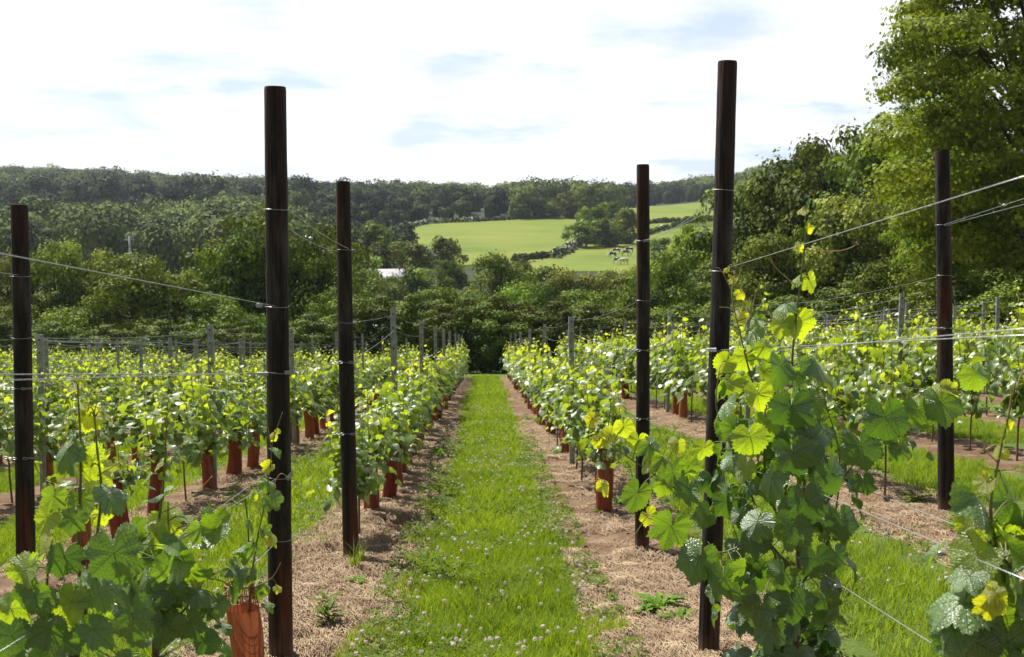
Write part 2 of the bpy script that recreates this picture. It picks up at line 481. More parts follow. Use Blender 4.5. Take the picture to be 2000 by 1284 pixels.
def ground_mat():
    t = NT("vineyard_ground")
    P = t.pos(); soil = t.attr("soil"); field = t.attr("field")
    n1 = t.noise(P, 6, 5, .6); n2 = t.noise(P, 45, 5, .65); n3 = t.noise(P, .35, 3)
    f = t.math('ADD', soil, t.math('MULTIPLY_ADD', n1, 1.0, -.5))
    f = t.math('ADD', f, t.math('MULTIPLY_ADD', n2, .35, -.17))
    f = t.ramp(f, [(.42, 0.), (.6, 1.)])
    st = t.node("TexWave"); st.inputs['Scale'].default_value = 30; st.inputs['Distortion'].default_value = 30
    st.inputs['Detail'].default_value = 4; st.inputs['Detail Scale'].default_value = 3; t.l.new(P, st.inputs['Vector'])
    earth = t.ramp(n2, [(.25, (.075, .04, .024)), (.5, (.165, .097, .056)), (.75, (.27, .178, .105))])
    straw = t.ramp(st.outputs['Fac'], [(0., (.15, .095, .055)), (.6, (.29, .205, .12)), (1., (.42, .32, .20))])
    sc = t.mix(t.ramp(t.noise(P, 2.2, 4), [(.45, 0.), (.62, .9)]), earth, straw)
    g = t.ramp(n2, [(.25, (.05, .085, .015)), (.6, (.115, .175, .03)), (.85, (.19, .25, .05))])
    g = t.mix(t.ramp(n1, [(.4, 0.), (.75, .4)]), g, (.2, .22, .05))
    fg = t.ramp(t.noise(P, .035, 6, .6), [(.3, (.095, .145, .018)), (.5, (.145, .18, .026)), (.75, (.19, .19, .035))])
    fg = t.mix(t.math('MULTIPLY', t.ramp(t.noise(P, 1.6, 4), [(.4, 0.), (.62, 1.)]), .22), fg, (.11, .16, .03))
    g = t.mix(field, g, (.035, .045, .018))
    c = t.mix(f, g, sc)
    h = t.math('ADD', n2, t.math('MULTIPLY', st.outputs['Fac'], .4))
    return t.done(t.bsdf(c, .9, .15, normal=t.bump(h, .6, .03)))
M['ground'] = ground_mat()
def meadow_mat():
    t = NT("pasture_grass"); P = t.pos()
    fg = t.ramp(t.noise(P, .03, 6, .62), [(.32, (.095, .145, .018)), (.5, (.145, .18, .026)), (.7, (.195, .195, .038))])
    fg = t.mix(t.math('MULTIPLY', t.ramp(t.noise(P, .7, 5, .7), [(.42, 0.), (.64, 1.)]), .3), fg, (.10, .15, .028))
    w = t.noise(t.scale(P, (.02, .25, .2)), 1.0, 4)
    fg = t.hsv(fg, .5, 1., t.math('MULTIPLY_ADD', w, .5, .76))
    return t.done(t.bsdf(fg, .9, .1))
M['meadow'] = meadow_mat()

# ------------------------------------------------------------------ ground sheet
def axis(segs):
    out = []
    for a, b, s in segs: out += list(np.arange(a, b, s))
    return np.array(out + [segs[-1][1]])
xs = axis([(-6, 6, .07), (6, 24, .5), (24, 120, 6), (120, 1500, 60)])
xs = np.unique(np.concatenate([-xs[xs > 6], xs]))
ys = axis([(-6, 3, 1), (3, 13, .07), (13, 30, .2), (30, 52, 1.0), (52, 200, 6), (200, 480, 10), (480, 1000, 26), (1000, 1500, 100)])
GX, GY = np.meshgrid(xs, ys)
GZ = ground(GX, GY)
nx, ny = len(xs), len(ys)
idx = np.arange(nx * ny).reshape(ny, nx)
F = np.stack([idx[:-1, :-1], idx[:-1, 1:], idx[1:, 1:], idx[1:, :-1]], -1).reshape(-1, 4)
d = row_distance(GX)
soil = np.clip(1.0 - (d - .37) / .2, 0, 1) * (GY < 47) * (np.abs(GX) < 24)
# headland strip and bare ground under the near ends
field = sstep(60, 120, GY)
g = mesh("ground", np.stack([GX, GY, GZ], -1).reshape(-1, 3), F, [M['ground']], None, {"soil": soil.ravel(), "field": field.ravel()}, None, True)
tag(link("ground", g), kind="structure")

# ------------------------------------------------------------------ pastures on the far slope
def poly_in(px, py, poly):
    c = np.zeros(np.shape(px), bool); j = len(poly) - 1
    for i in range(len(poly)):
        xi, yi = poly[i]; xj, yj = poly[j]
        cond = ((yi > py) != (yj > py)) & (px < (xj - xi) * (py - yi) / (yj - yi + 1e-9) + xi)
        c ^= cond; j = i
    return c
FIELD_A = [(770, 448), (840, 438), (960, 432), (1060, 427), (1130, 421), (1136, 475), (1100, 498), (1040, 512), (900, 520), (880, 500), (820, 480)]
FIELD_B = [(1030, 515), (1095, 500), (1135, 476), (1240, 466), (1330, 440), (1430, 425), (1430, 530), (1200, 532), (1040, 532)]
FIELD_C = [(1200, 414), (1260, 404), (1400, 392), (1440, 388), (1440, 430), (1330, 436), (1240, 440), (1200, 440)]
FIELD_D = [(1200, 439), (1330, 436), (1430, 424), (1430, 445), (1330, 446), (1240, 464), (1200, 462)]
CLEAR = [FIELD_A, FIELD_B, FIELD_C, FIELD_D]
W_FIELDS = []
def pasture(poly, label):
    W = [hit(*p) for p in poly]
    W_FIELDS.append([(w.x, w.y) for w in W])
    wx = np.array([w.x for w in W]); wy = np.array([w.y for w in W])
    gx = np.arange(wx.min() - 2, wx.max() + 2, 2.0); gy = np.arange(wy.min() - 2, wy.max() + 2, 2.0)
    X, Y = np.meshgrid(gx, gy); n = len(gx)
    ins = poly_in(X[:-1, :-1] + 1, Y[:-1, :-1] + 1, W_FIELDS[-1])
    id_ = np.arange(X.size).reshape(X.shape)
    F = np.stack([id_[:-1, :-1], id_[:-1, 1:], id_[1:, 1:], id_[1:, :-1]], -1)[ins]
    used = np.unique(F); remap = np.zeros(X.size, int); remap[used] = np.arange(len(used))
    V = np.stack([X, Y, terr(X, Y) + .12], -1).reshape(-1, 3)[used]
    o = link("meadow", mesh("meadow", V, remap[F], [M['meadow']], None, None, None, True))
    tag(o, label, "field", kind="structure")
for p in CLEAR: pasture(p, None)

# ------------------------------------------------------------------ foliage clouds
def ortho(n):
    a = np.where(np.abs(n[:, 2:3]) < .9, np.array([[0, 0, 1.]]), np.array([[1., 0, 0]]))
    u = np.cross(n, a); u /= np.linalg.norm(u, axis=1)[:, None] + 1e-9
    return u, np.cross(n, u)
def cards(P, N, S, rng, fold=.25):
    """leaf sprays: each a folded four-cornered blade"""
    n = len(P); u, v = ortho(N)
    a = rng.random(n) * 2 * math.pi
    U = u * np.cos(a)[:, None] + v * np.sin(a)[:, None]; Vv = np.cross(N, U)
    s = S[:, None]
    w = (.45 + .35 * rng.random(n))[:, None]
    p0 = P - U * s * .6; p2 = P + U * s * .6
    k = N * s * fold
    p1 = P + Vv * s * w + k + U * s * .15 * rng.standard_normal((n, 1)); p3 = P - Vv * s * w + k
    V = np.stack([p0, p1, p2, p3], 1).reshape(-1, 3)
    b = np.arange(n)[:, None] * 4
    F = np.concatenate([b + [0, 1, 2], b + [0, 2, 3]])
    return V, F
def rdir(rng, n):
    d = rng.standard_normal((n, 3)); return d / np.linalg.norm(d, axis=1)[:, None]

def crown_points(rng, n_cl, per, rad=4.0, h0=1.0, h1=9.0, cl=(.9, 1.7), shape='round', layered=0.0):
    """clumps spread through a crown; returns positions, normals, tint and clump centres"""
    hm = (h0 + h1) / 2; hh = (h1 - h0) / 2
    C = []; 
    while len(C) < n_cl:
        d = rng.standard_normal(3); d /= np.linalg.norm(d); r = rng.random() ** .3
        z = hm + d[2] * hh * r
        if shape == 'cone': k = max(.12, 1 - (z - h0) / (h1 - h0)) * 1.3
        elif shape == 'bush': k = 1.12 - .35 * max(0, d[2])
        elif shape == 'tall': k = 1.0
        else: k = 1.0 - .12 * max(0, -d[2])
        lump = 1 + .22 * math.sin(3 * math.atan2(d[1], d[0]) + n_cl) + .12 * rng.standard_normal()
        C.append((d[0] * rad * r * k * lump, d[1] * rad * r * k * lump, z))
    C = np.array(C)
    rr = cl[0] + (cl[1] - cl[0]) * rng.random(n_cl)
    if shape == 'cone': rr *= np.clip(1.25 - (C[:, 2] - h0) / (h1 - h0), .35, 1)
    P = []; N = []; T = []
    for i in range(n_cl):
        m = int(per * (rr[i] / cl[1]) ** 2) + 8
        d = rdir(rng, m); d[:, 2] += .35; d /= np.linalg.norm(d, axis=1)[:, None]
        r = rr[i] * (0.5 + .5 * rng.random(m) ** .5) * (1 + .25 * rng.standard_normal(m).clip(-1, 1.6))
        p = d * r[:, None]; p[:, 2] *= (.72 - .35 * layered)
        P.append(C[i] + p); N.append(d + .42 * rdir(rng, m) + np.array([0, 0, .15]))
        T.append(np.clip(.5 + .28 * rng.standard_normal() + .18 * rng.standard_normal(m), 0, 1))
    P = np.concatenate(P); N = np.concatenate(N); N /= np.linalg.norm(N, axis=1)[:, None]
    return P, N, np.concatenate(T), C
TREE_PROTO = {}
def tree_proto(key, mat, seed, n_cl, per, size, rad=4., h0=1., h1=9., cl=(.9, 1.7), shape='round', layered=0., limbs=9, trunk=.28, fold=.25):
    rng = np.random.default_rng(seed)
    P, N, T, C = crown_points(rng, n_cl, per, rad, h0, h1, cl, shape, layered)
    ok = P[:, 2] > .05; P, N, T = P[ok], N[ok], T[ok]
    V, F = cards(P, N, size * (.6 + .8 * rng.random(len(P))), rng, fold)
    cm = mesh("crown", V, F, [M[mat]], None, {"tint": np.repeat(T, 4)})
    mb = MB()
    top = h0 + (h1 - h0) * .8
    lean = rng.standard_normal(2) * .3
    add_tube(mb, smooth_path([(0, 0, -.6), (lean[0] * .2, lean[1] * .2, top * .3), (lean[0], lean[1], top * .65), (lean[0] * 1.4, lean[1] * .6, top)], 4),
             np.linspace(trunk * 1.25, trunk * .15, 13), 8)
    for c in C[rng.permutation(len(C))[:limbs]]:
        zb = max(.25 * top, min(c[2] - .8, top * .75)); f = zb / top
        b = (lean[0] * f, lean[1] * f, zb)
        m_ = (b[0] * .5 + c[0] * .5, b[1] * .5 + c[1] * .5, b[2] * .6 + c[2] * .4 + .1)
        add_tube(mb, smooth_path([b, m_, tuple(c)], 4), np.linspace(trunk * .42, .03, 9), 5)
    TREE_PROTO[key] = (mb.mesh("trunk", [M['bark']], True), cm, rad, h1)
tree_proto('oak', 'oak', 1, 60, 330, .2, 4.6, 1.6, 9, (.8, 1.5))
tree_proto('oak2', 'oak', 2, 46, 330, .2, 4.0, .8, 9, (.9, 1.6))
tree_proto('willow', 'willow', 3, 55, 320, .19, 3.8, .6, 9, (.7, 1.4), 'tall')
tree_proto('scrub', 'scrub', 4, 50, 330, .19, 4.0, .4, 9, (.8, 1.6), 'bush')
tree_proto('scrub2', 'scrub', 5, 42, 360, .18, 4.2, .4, 9, (1.0, 1.9), 'bush')
tree_proto('hedge', 'hedge', 6, 80, 330, .17, 3.0, .0, 9, (.6, 1.3), 'tall')
tree_proto('ash', 'ash', 7, 70, 300, .18, 4.2, 1.2, 9, (.6, 1.3), 'tall', .6)
tree_proto('pine', 'pine', 8, 44, 260, .18, 2.6, 2.2, 9, (.6, 1.2), 'tall', .9)
tree_proto('farround', 'oak', 9, 26, 170, .42, 4.4, .5, 9, (1.2, 2.1), 'bush')
tree_proto('farround2', 'scrub', 10, 26, 170, .42, 4.4, .5, 9, (1.2, 2.1), 'bush')

def place_tree(kind, px, ytop, wpx, Y, label, name, cat="tree", group=None, rz=None):
    tm, cm, rad, h1 = TREE_PROTO[kind]
    top = pt(px, ytop, Y)
    zb = float(terr(top.x, Y)) - .1
    H = top.z - zb; W = wpx * Y / FPX
    e = link(name, None); e.location = (top.x, Y, zb)
    sz = H / (h1 + .6); sx = W / (2 * rad + .8)
    e.scale = (sx, sx, sz); e.rotation_euler = (0, 0, rz if rz is not None else random.random() * 6.28)
    link("trunk", tm, e); link("crown", cm, e)
    tag(e, label, cat, group); return e

LT = "trees along the valley beyond the vines"
T = [
 ('willow', 100, 445, 130, 64, "grey-green feathery tree behind the lone post's top, below the wooded hill", "willow_tree"),
 ('willow', 8, 462, 120, 63, "olive tree cut by the picture's edge beside the lone dark post", "willow_tree"),
 ('willow', 185, 466, 130, 66, "yellow-green rounded tree between the grey feathery tree and the wide olive tree", "willow_tree"),
 ('scrub', 265, 488, 190, 62, "wide olive tree standing between the oak and the lone dark post", "broadleaf_tree"),
 ('willow', 352, 512, 100, 63, "greyish narrow tree against the flank of the big oak", "willow_tree"),
 ('oak', 545, 400, 280, 68, "big dark oak behind the near wooden post, tallest on its side", "oak_tree"),
 ('oak2', 452, 445, 170, 65, "lower oak merging into the big oak's shoulder", "oak_tree"),
 ('oak2', 622, 450, 140, 64, "dark oak filling the gap between the two wooden posts", "oak_tree"),
 ('scrub2', 150, 575, 150, 58.5, "bright bushy scrub at the foot of the yellow-green rounded tree", "scrub_bush"),
 ('scrub', 30, 590, 130, 59, "dark green bush low behind the lone dark post", "scrub_bush"),
 ('scrub2', 290, 595, 120, 59, "dark bush under the wide olive tree", "scrub_bush"),
 ('scrub', 410, 570, 140, 59, "leafy bush in front of the lower oak", "scrub_bush"),
 ('scrub2', 505, 590, 110, 59, "bush under the big oak, just beside the near wooden post", "scrub_bush"),
 ('oak2', 640, 560, 130, 60, "dark bush at the big oak's foot between two wooden posts", "scrub_bush"),
 ('hedge', -10, 610, 120, 55, "shadowy bush ending the dark hedge bottom at the picture's edge", "hedge_bush"),
 ('hedge', 100, 625, 110, 55, "shadowy low bush behind the vines, under the bright scrub", "hedge_bush"),
 ('hedge', 210, 632, 110, 55, "shadowy low bush behind the vines, under the wide olive tree", "hedge_bush"),
 ('hedge', 330, 622, 115, 55, "shadowy low bush behind the vines, under the lower oak", "hedge_bush"),
 ('hedge', 450, 628, 110, 55, "shadowy low bush behind the vines, under the big oak", "hedge_bush"),
 ('hedge', 600, 610, 120, 55, "shadowy low bush seen between two wooden posts", "hedge_bush"),
 ('hedge', 735, 574, 120, 55, "dark bush at the start of the hedge beside the second wooden post", "hedge_bush"),
 ('hedge', 820, 570, 120, 55, "dark hedge bush above the outermost thin steel posts of the first oak-side row", "hedge_bush"),
 ('hedge', 905, 578, 115, 54.5, "dark hedge bush just oak-side of the grass path's end", "hedge_bush"),
 ('hedge', 985, 572, 120, 54.5, "darkest hedge bush straight behind the grass path's end", "hedge_bush"),
 ('hedge', 1075, 585, 120, 55, "dark hedge bush just ash-side of the grass path's end", "hedge_bush"),
 ('hedge', 1165, 590, 125, 55, "dark hedge bush behind the tallest steel post of the first ash-side row", "hedge_bush"),
 ('scrub', 700, 575, 130, 66, "light green scrub tree directly behind the second wooden post", "scrub_tree"),
 ('scrub2', 775, 562, 150, 68, "light scrub tree in the band over the dark hedge, below the pale roof", "scrub_tree"),
 ('scrub', 860, 556, 140, 72, "light scrub tree over the dark hedge, below the pair of dark round trees", "scrub_tree"),
 ('scrub', 965, 488, 130, 92, "pointed mid-green tree rising in front of the large pasture", "broadleaf_tree"),
 ('scrub2', 915, 545, 110, 80, "small scrub tree at the pointed tree's oak-side foot", "scrub_tree"),
 ('scrub2', 1035, 520, 130, 84, "scrub tree between the pointed tree and the cow pasture", "scrub_tree"),
 ('willow', 1105, 512, 120, 100, "soft grey-green tree below the cow pasture", "willow_tree"),
 ('scrub', 1135, 562, 140, 70, "olive scrub tree above the dark hedge, below the soft grey-green tree", "scrub_tree"),
 ('willow', 1190, 512, 130, 104, "dull green tree just below the grazing cows", "willow_tree"),
 ('scrub2', 1240, 535, 130, 70, "scrub tree half hidden by the slim post on the ash side", "scrub_tree"),
 ('oak2', 1010, 505, 80, 130, "small dark tree at the lower edge of the large pasture", "broadleaf_tree"),
 ('farround', 735, 430, 96, 205, "broad dark round tree at the oak-side end of the large pasture", "round_tree"),
 ('farround', 750, 468, 75, 188, "smaller round tree in front of the broad round tree", "round_tree"),
 ('farround', 815, 470, 90, 180, "dark round tree of the pair before the large pasture, the wider one", "round_tree"),
 ('farround', 868, 457, 75, 185, "dark round tree of the pair before the large pasture, the taller one", "round_tree"),
 ('farround2', 880, 500, 60, 165, "low round tree beneath the taller tree of the dark pair", "round_tree"),
 ('farround2', 700, 490, 90, 175, "mid-green round tree at the second post, above the pale roof", "round_tree"),
 ('farround2', 812, 512, 80, 150, "small tree just beside the pale barn roof", "round_tree"),
 ('farround', 722, 520, 60, 150, "dark little tree on the other side of the pale barn roof", "round_tree"),
 ('farround2', 1145, 422, 64, 286, "lower front tree of the clump between the pastures", "round_tree"),
 ('farround', 1160, 398, 66, 300, "tall tree of the clump between the pastures", "round_tree"),
 ('farround', 1186, 424, 66, 288, "middle tree of the clump between the pastures", "round_tree"),
 ('farround', 1224, 404, 66, 296, "tree of the clump between the pastures, against the slim post", "round_tree"),
 ('farround2', 1192, 386, 62, 325, "rear tree peeping over the clump between the pastures", "round_tree"),
 ('farround', 1290, 462, 62, 245, "lone round tree in the cow pasture beside the slim post", "round_tree"),
 ('farround', 1148, 360, 46, 400, "tall dark skyline tree above the clump between the pastures", "round_tree"),
 ('farround', 1108, 376, 56, 398, "wide dark tree at the top edge of the large pasture", "round_tree"),
 ('farround2', 1066, 382, 48, 398, "paler tree at the top edge of the large pasture", "round_tree"),
 ('farround', 1025, 382, 52, 396, "dark tree ending the plantation above the large pasture", "round_tree"),
 ('scrub', 1325, 478, 150, 72, "light scrub tree filling the view between slim and tall posts", "scrub_tree"),
 ('scrub2', 1300, 580, 130, 60, "low scrub bush between slim and tall posts", "scrub_bush"),
 ('ash', 1375, 405, 150, 82, "young tree whose tip touches the upper pasture beside the tall post", "broadleaf_tree"),
 ('scrub', 1400, 545, 130, 60, "scrub bush directly behind the tall post's middle", "scrub_bush"),
 ('scrub', 1455, 352, 180, 80, "tree rising just beyond the tall post on the ash side", "broadleaf_tree"),
 ('oak2', 1530, 312, 170, 76, "dark rounded tree below the pine top", "broadleaf_tree"),
 ('pine', 1582, 262, 95, 84, "dark ragged pine breaking the skyline", "pine_tree"),
 ('oak', 1655, 250, 190, 74, "dark oak between the pine and the big ash", "oak_tree"),
 ('oak2', 1735, 225, 190, 68, "dark oak touching the flank of the big ash", "oak_tree"),
 ('scrub', 1500, 450, 170, 62, "scrub tree behind the long reaching vine shoot", "scrub_tree"),
 ('oak', 1600, 420, 160, 62, "shadowy tree in the wood edge behind the vine shoot's tendril", "oak_tree"),
 ('willow', 1690, 350, 160, 60, "greyish tree in the wood edge beneath the dark oak", "willow_tree"),
 ('hedge', 1560, 575, 170, 54, "dark low bush at the wood edge behind the far steel posts", "hedge_bush"),
 ('hedge', 1680, 545, 170, 52, "black-shadowed bush at the foot of the wood edge", "hedge_bush"),
 ('scrub', 1440, 590, 140, 55, "low olive bush at the wood edge beside the tall post", "hedge_bush"),
 ('scrub2', 1760, 470, 170, 47, "olive bush in front of the big ash's lower limbs", "hedge_bush"),
 ('hedge', 1850, 535, 190, 40, "dark bush behind the slim post under the big ash", "hedge_bush"),
 ('scrub', 1955, 520, 200, 37, "leafy bush under the big ash at the picture's edge", "hedge_bush"),
 ('hedge', 1910, 430, 240, 56, "deep-shadowed tree filling the gap behind the big ash's trunk", "oak_tree"),
 ('oak2', 1820, 380, 200, 60, "dark tree between the post against the ash and the wood edge", "oak_tree"),
 ('scrub', 1260, 510, 110, 120, "soft green tree at the cow pasture's foot just past the slim post", "scrub_tree"),
 ('scrub2', 1148, 513, 110, 118, "hazy green tree at the cow pasture's foot straight below the clump", "scrub_tree"),
 ('farround2', 1068, 508, 110, 128, "hazy tree closing the gap under the short low hedge", "scrub_tree"),
 ('scrub', 700, 520, 120, 110, "hazy green tree low behind the second wooden post", "scrub_tree"),
 ('willow', 640, 500, 120, 100, "grey-green tree peeping between the two wooden posts", "willow_tree"),
 ('hedge', 690, 580, 120, 55.5, "dark bush hidden behind the second wooden post's middle", "hedge_bush"),
 ('hedge', 860, 590, 110, 54, "dark hedge bush over the far thin posts of the first oak-side row", "hedge_bush"),
 ('hedge', 945, 592, 110, 53.6, "very dark hedge bush where the grass path ends, oak side", "hedge_bush"),
 ('hedge', 1030, 600, 110, 54, "very dark hedge bush where the grass path ends, ash side", "hedge_bush"),
 ('hedge', 1245, 600, 120, 55, "dark bush directly behind the slim post's middle", "hedge_bush"),
 ('hedge', 1340, 590, 120, 56, "dark bush low between slim and tall posts", "hedge_bush"),
 ('oak', 2060, 340, 320, 54, "dark tree beyond the big ash, cut by the picture's edge", "oak_tree"),
]
for k, px, yt, w, Y, lab, nm in T:
    cat = "bush" if "bush" in nm else "tree"
    place_tree(k, px, yt, w * (1.6 if px > 1420 and yt < 400 else 1.12), Y, lab, nm, cat, LT)

# the big ash: its own finer crown
def big_ash():
    rng = np.random.default_rng(77)
    P, N, Tn, C = crown_points(rng, 430, 430, 5.8, 1.5, 19.5, (.55, 1.35), 'tall', .7)
    V, F = cards(P, N, .13 * (.6 + .8 * rng.random(len(P))), rng, .2)
    e = link("ash_tree", None)
    p = pt(1992, 500, 42); e.location = (p.x, 42, float(terr(p.x, 42)) - .1)
    mb = MB()
    add_tube(mb, smooth_path([(0, 0, -.5), (-.2, .1, 4), (.3, 0, 9), (.1, .2, 14), (0, 0, 18)], 5), np.linspace(.36, .04, 21), 10)
    for c in C[rng.permutation(len(C))[:26]]:
        zb = max(2.5, c[2] * .7 - .5)
        b = (.1, .05, zb)
        add_tube(mb, smooth_path([b, (c[0] * .5, c[1] * .5, zb * .5 + c[2] * .5 + .2), tuple(c)], 5), np.linspace(.09, .015, 11), 5)
    mb.obj("trunk", [M['bark']], e, True)
    link("crown", mesh("crown", V, F, [M['ash']], None, {"tint": np.repeat(Tn, 4)}), e)
    tag(e, "towering bright green ash tree reaching past the sky's top edge", "tree")
    # a second, lower ash beside it
    e2 = link("ash_tree", None); link("trunk", e.children[0].data, e2); link("crown", e.children[1].data, e2)
    p = pt(1850, 500, 50); e2.location = (p.x, 50, float(terr(p.x, 50)) - .2); e2.scale = (.48, .48, .72); e2.rotation_euler = (0, 0, 2)
    tag(e2, "slender lighter ash leaning out from the towering ash's flank", "tree")
big_ash()

# ------------------------------------------------------------------ far wooded hill: one mass
def far_wood():
    rng = np.random.default_rng(21)
    protos = []
    for s in range(5):
        r = np.random.default_rng(100 + s)
        P, N, Tn, C = crown_points(r, 6, 95, 2.9, 3.0, 6.6, (2.0, 3.3), 'cone' if s == 4 else 'bush')
        cc = P - np.array([0, 0, 3.5]); cc /= np.linalg.norm(cc, axis=1)[:, None] + 1e-6; N = N * .45 + cc * .75; N /= np.linalg.norm(N, axis=1)[:, None]
        V, F = cards(P, N, .62 * (.6 + .8 * r.random(len(P))), r)
        # inner mass of foliage, tinted darker to paint the shade inside the crown
        th = np.linspace(0, 2 * math.pi, 8, endpoint=False)
        iv = [(0, 0, 6.6)]
        for z, q in ((6, 1.3), (4, 2.2), (1.5, 2.2), (-1, 2.0)):
            iv += [(q * math.cos(a) * (1 + .15 * r.standard_normal()), q * math.sin(a) * (1 + .15 * r.standard_normal()), z) for a in th]
        f3 = [(0, 1 + j, 1 + (j + 1) % 8) for j in range(8)]
        for k in range(3):
            for j in range(8):
                a, b = 1 + k * 8 + j, 1 + k * 8 + (j + 1) % 8
                f3 += [(a, a + 8, b + 8), (a, b + 8, b)]
        n0 = len(V)
        V = np.concatenate([V, iv]); F = np.concatenate([F, np.array(f3) + n0])
        tt = np.concatenate([np.repeat(Tn, 4), np.full(len(iv), .3)])
        protos.append((V, F, tt))
    Vs, Fs, Ts = [], [], []; off = 0
    Y = 200 + 860 * rng.random(60000) ** .8
    U = (-190 + 2400 * rng.random(60000) - 947) / FPX
    X = U * Y
    keep = []
    cell = set()
    for i in range(len(X)):
        s = 8 if Y[i] < 400 else 10
        q = 947 + FPX * X[i] / Y[i]
        if 580 < q < 1050 and Y[i] < 540: s = 4.6
        c = (int(X[i] / s), int(Y[i] / s))
        if c in cell: continue
        cell.add(c); keep.append(i)
    X = X[keep]; Y = Y[keep]
    Z = terr(X, Y)
    PX = 947 + FPX * X / Y; PY = 462 - (Z - CAM_Z) / Y * FPX
    m = np.ones(len(X), bool)
    for P in CLEAR:
        m &= ~poly_in(PX, PY, P)
        m &= ~poly_in(PX, PY - 8, P)
        m &= ~poly_in(PX - 8, PY, P)
        m &= ~poly_in(PX + 8, PY, P)
    # open ground in front of the pastures is left to the single trees
    m &= ~((PX > 790) & (PX < 1480) & (Y < 290))
    m &= ~((PX > 1120) & (PX < 1480) & (Y < 400))
    m &= Y < 1010
    X, Y, Z, PX = X[m], Y[m], Z[m], PX[m]
    for x, y, z, q in zip(X, Y, Z, PX):
        dark = vnoise(x, y, .012) + .3 * vnoise(x, y, .05)
        plant = (q > 600 and q < 1010 and y < 520)
        if plant: dark = .55
        pi = 4 if (dark > .35 and random.random() < .6) else random.randrange(4)
        V, F, tt = protos[pi]
        s = (.72 + .48 * random.random()) * (1.1 if y < 400 else 1.3)
        if plant: s *= .78
        a = random.random() * 6.28; ca, sa = math.cos(a), math.sin(a)
        sc = s * (1 + .2 * random.random())
        W = np.stack([(V[:, 0] * ca - V[:, 1] * sa) * s + x, (V[:, 0] * sa + V[:, 1] * ca) * s + y, V[:, 2] * sc + z], -1)
        Vs.append(W); Fs.append(F + off); off += len(V)
        base = .5 - .85 * max(dark, -.45) + random.uniform(-.3, .3)
        Ts.append(np.clip(tt * .5 + base * .75 - .12, 0, 1))
    print("far wood trees", len(Vs))
    o = link("far_wood", mesh("far_wood", np.concatenate(Vs), np.concatenate(Fs), [M['wood']], None, {"tint": np.concatenate(Ts)}))
    tag(o, "distant mixed woodland covering the hills up to the skyline", "woodland", kind="stuff")
far_wood()

# ------------------------------------------------------------------ field hedges
def hedge_line(pts, h, w, label, mat='hedge', white=False):
    W = [hit(*p) for p in pts]
    rng = np.random.default_rng(len(label))
    path = smooth_path([(p.x, p.y, 0) for p in W], 14)
    P = []; N = []
    for q in path:
        m = 60
        d = rdir(rng, m); d[:, 2] = np.abs(d[:, 2])
        jit = rng.standard_normal((1, 3)) * .4; k = .8 + .4 * rng.random()
        P.append(np.array([q.x, q.y, float(terr(q.x, q.y)) + .1]) + jit * [1, 1, 0] + d * [w, w, h * k]); N.append(d + .5 * rdir(rng, m))
    P = np.concatenate(P); N = np.concatenate(N); N /= np.linalg.norm(N, axis=1)[:, None]
    V, F = cards(P, N, .55 * (.6 + .8 * rng.random(len(P))), rng)
    mi = (rng.random(len(F) // 2) < (.35 if white else 0)).astype(int)
    mi = np.concatenate([mi, mi])
    o = link("hedge", mesh("hedge", V, F, [M[mat], M['whiteflower']], mi, {"tint": np.repeat(rng.random(len(P)) * .7, 4)}))
    tag(o, label, "hedge", "hedges dividing the pastures")
hedge_line([(1082, 506), (1110, 492), (1140, 474)], 1.9, 1.2, "grey blossoming hedge climbing between large pasture and cow pasture", white=True)
hedge_line([(1005, 512), (1040, 507), (1078, 503)], 1.2, .9, "short low hedge at the bottom corner of the large pasture")
hedge_line([(1140, 474), (1200, 469), (1245, 466), (1330, 441), (1420, 428)], 1.4, .9, "dark hedge along the top of the cow pasture")
hedge_line([(1235, 440), (1300, 436), (1360, 432), (1430, 428)], 1.5, 1.0, "thin dark hedge under the uppermost pasture")
hedge_line([(775, 450), (840, 438), (930, 434)], 1.5, 1.2, "pale scrubby hedge along the plantation side of the large pasture", white=True)
hedge_line([(930, 434), (1040, 428), (1125, 422)], 1.1, .8, "low fence hedge along the top of the large pasture")

# ------------------------------------------------------------------ barn and pole in the valley
def barn():
    Y = 158; p = pt(766, 527, Y); e = link("barn", None); e.location = (p.x, Y, p.z - 3.1); e.rotation_euler = (0, 0, .35)
    def box(x0, x1, y0, y1, z0, z1):
        v = [(x, y, z) for x in (x0, x1) for y in (y0, y1) for z in (z0, z1)]
        return v, [(0, 1, 3, 2), (4, 6, 7, 5), (0, 4, 5, 1), (2, 3, 7, 6), (0, 2, 6, 4), (1, 5, 7, 3)]
    b = MB(); b.add(*box(-3.2, 3.2, -2.5, 2.5, -4, 1.8)); b.add([(-3.2, -2.5, 1.8), (-3.2, 2.5, 1.8), (-3.2, 0, 3.0)], [(0, 2, 1)]); b.add([(3.2, -2.5, 1.8), (3.2, 2.5, 1.8), (3.2, 0, 3.0)], [(0, 1, 2)])
    b.obj("wall", [M['barnwall']], e)
    r = MB()
    for s in (-1, 1):
        v = [(-3.5, s * 2.8, 1.72), (3.5, s * 2.8, 1.72), (3.5, 0, 3.12), (-3.5, 0, 3.12)]
        v2 = [(x, y, z + .1) for x, y, z in v]
        r.add(v + v2, [(0, 1, 2, 3), (4, 7, 6, 5), (0, 4, 5, 1), (1, 5, 6, 2), (2, 6, 7, 3), (3, 7, 4, 0)])
    r.obj("roof", [M['roof']], e)
    d = MB(); d.add(*box(-1, 1, -2.56, -2.51, -3.9, .8)); d.obj("door", [M['clay']], e)
    tag(e, "small barn with a pale pinkish roof half hidden among valley trees", "barn")
barn()
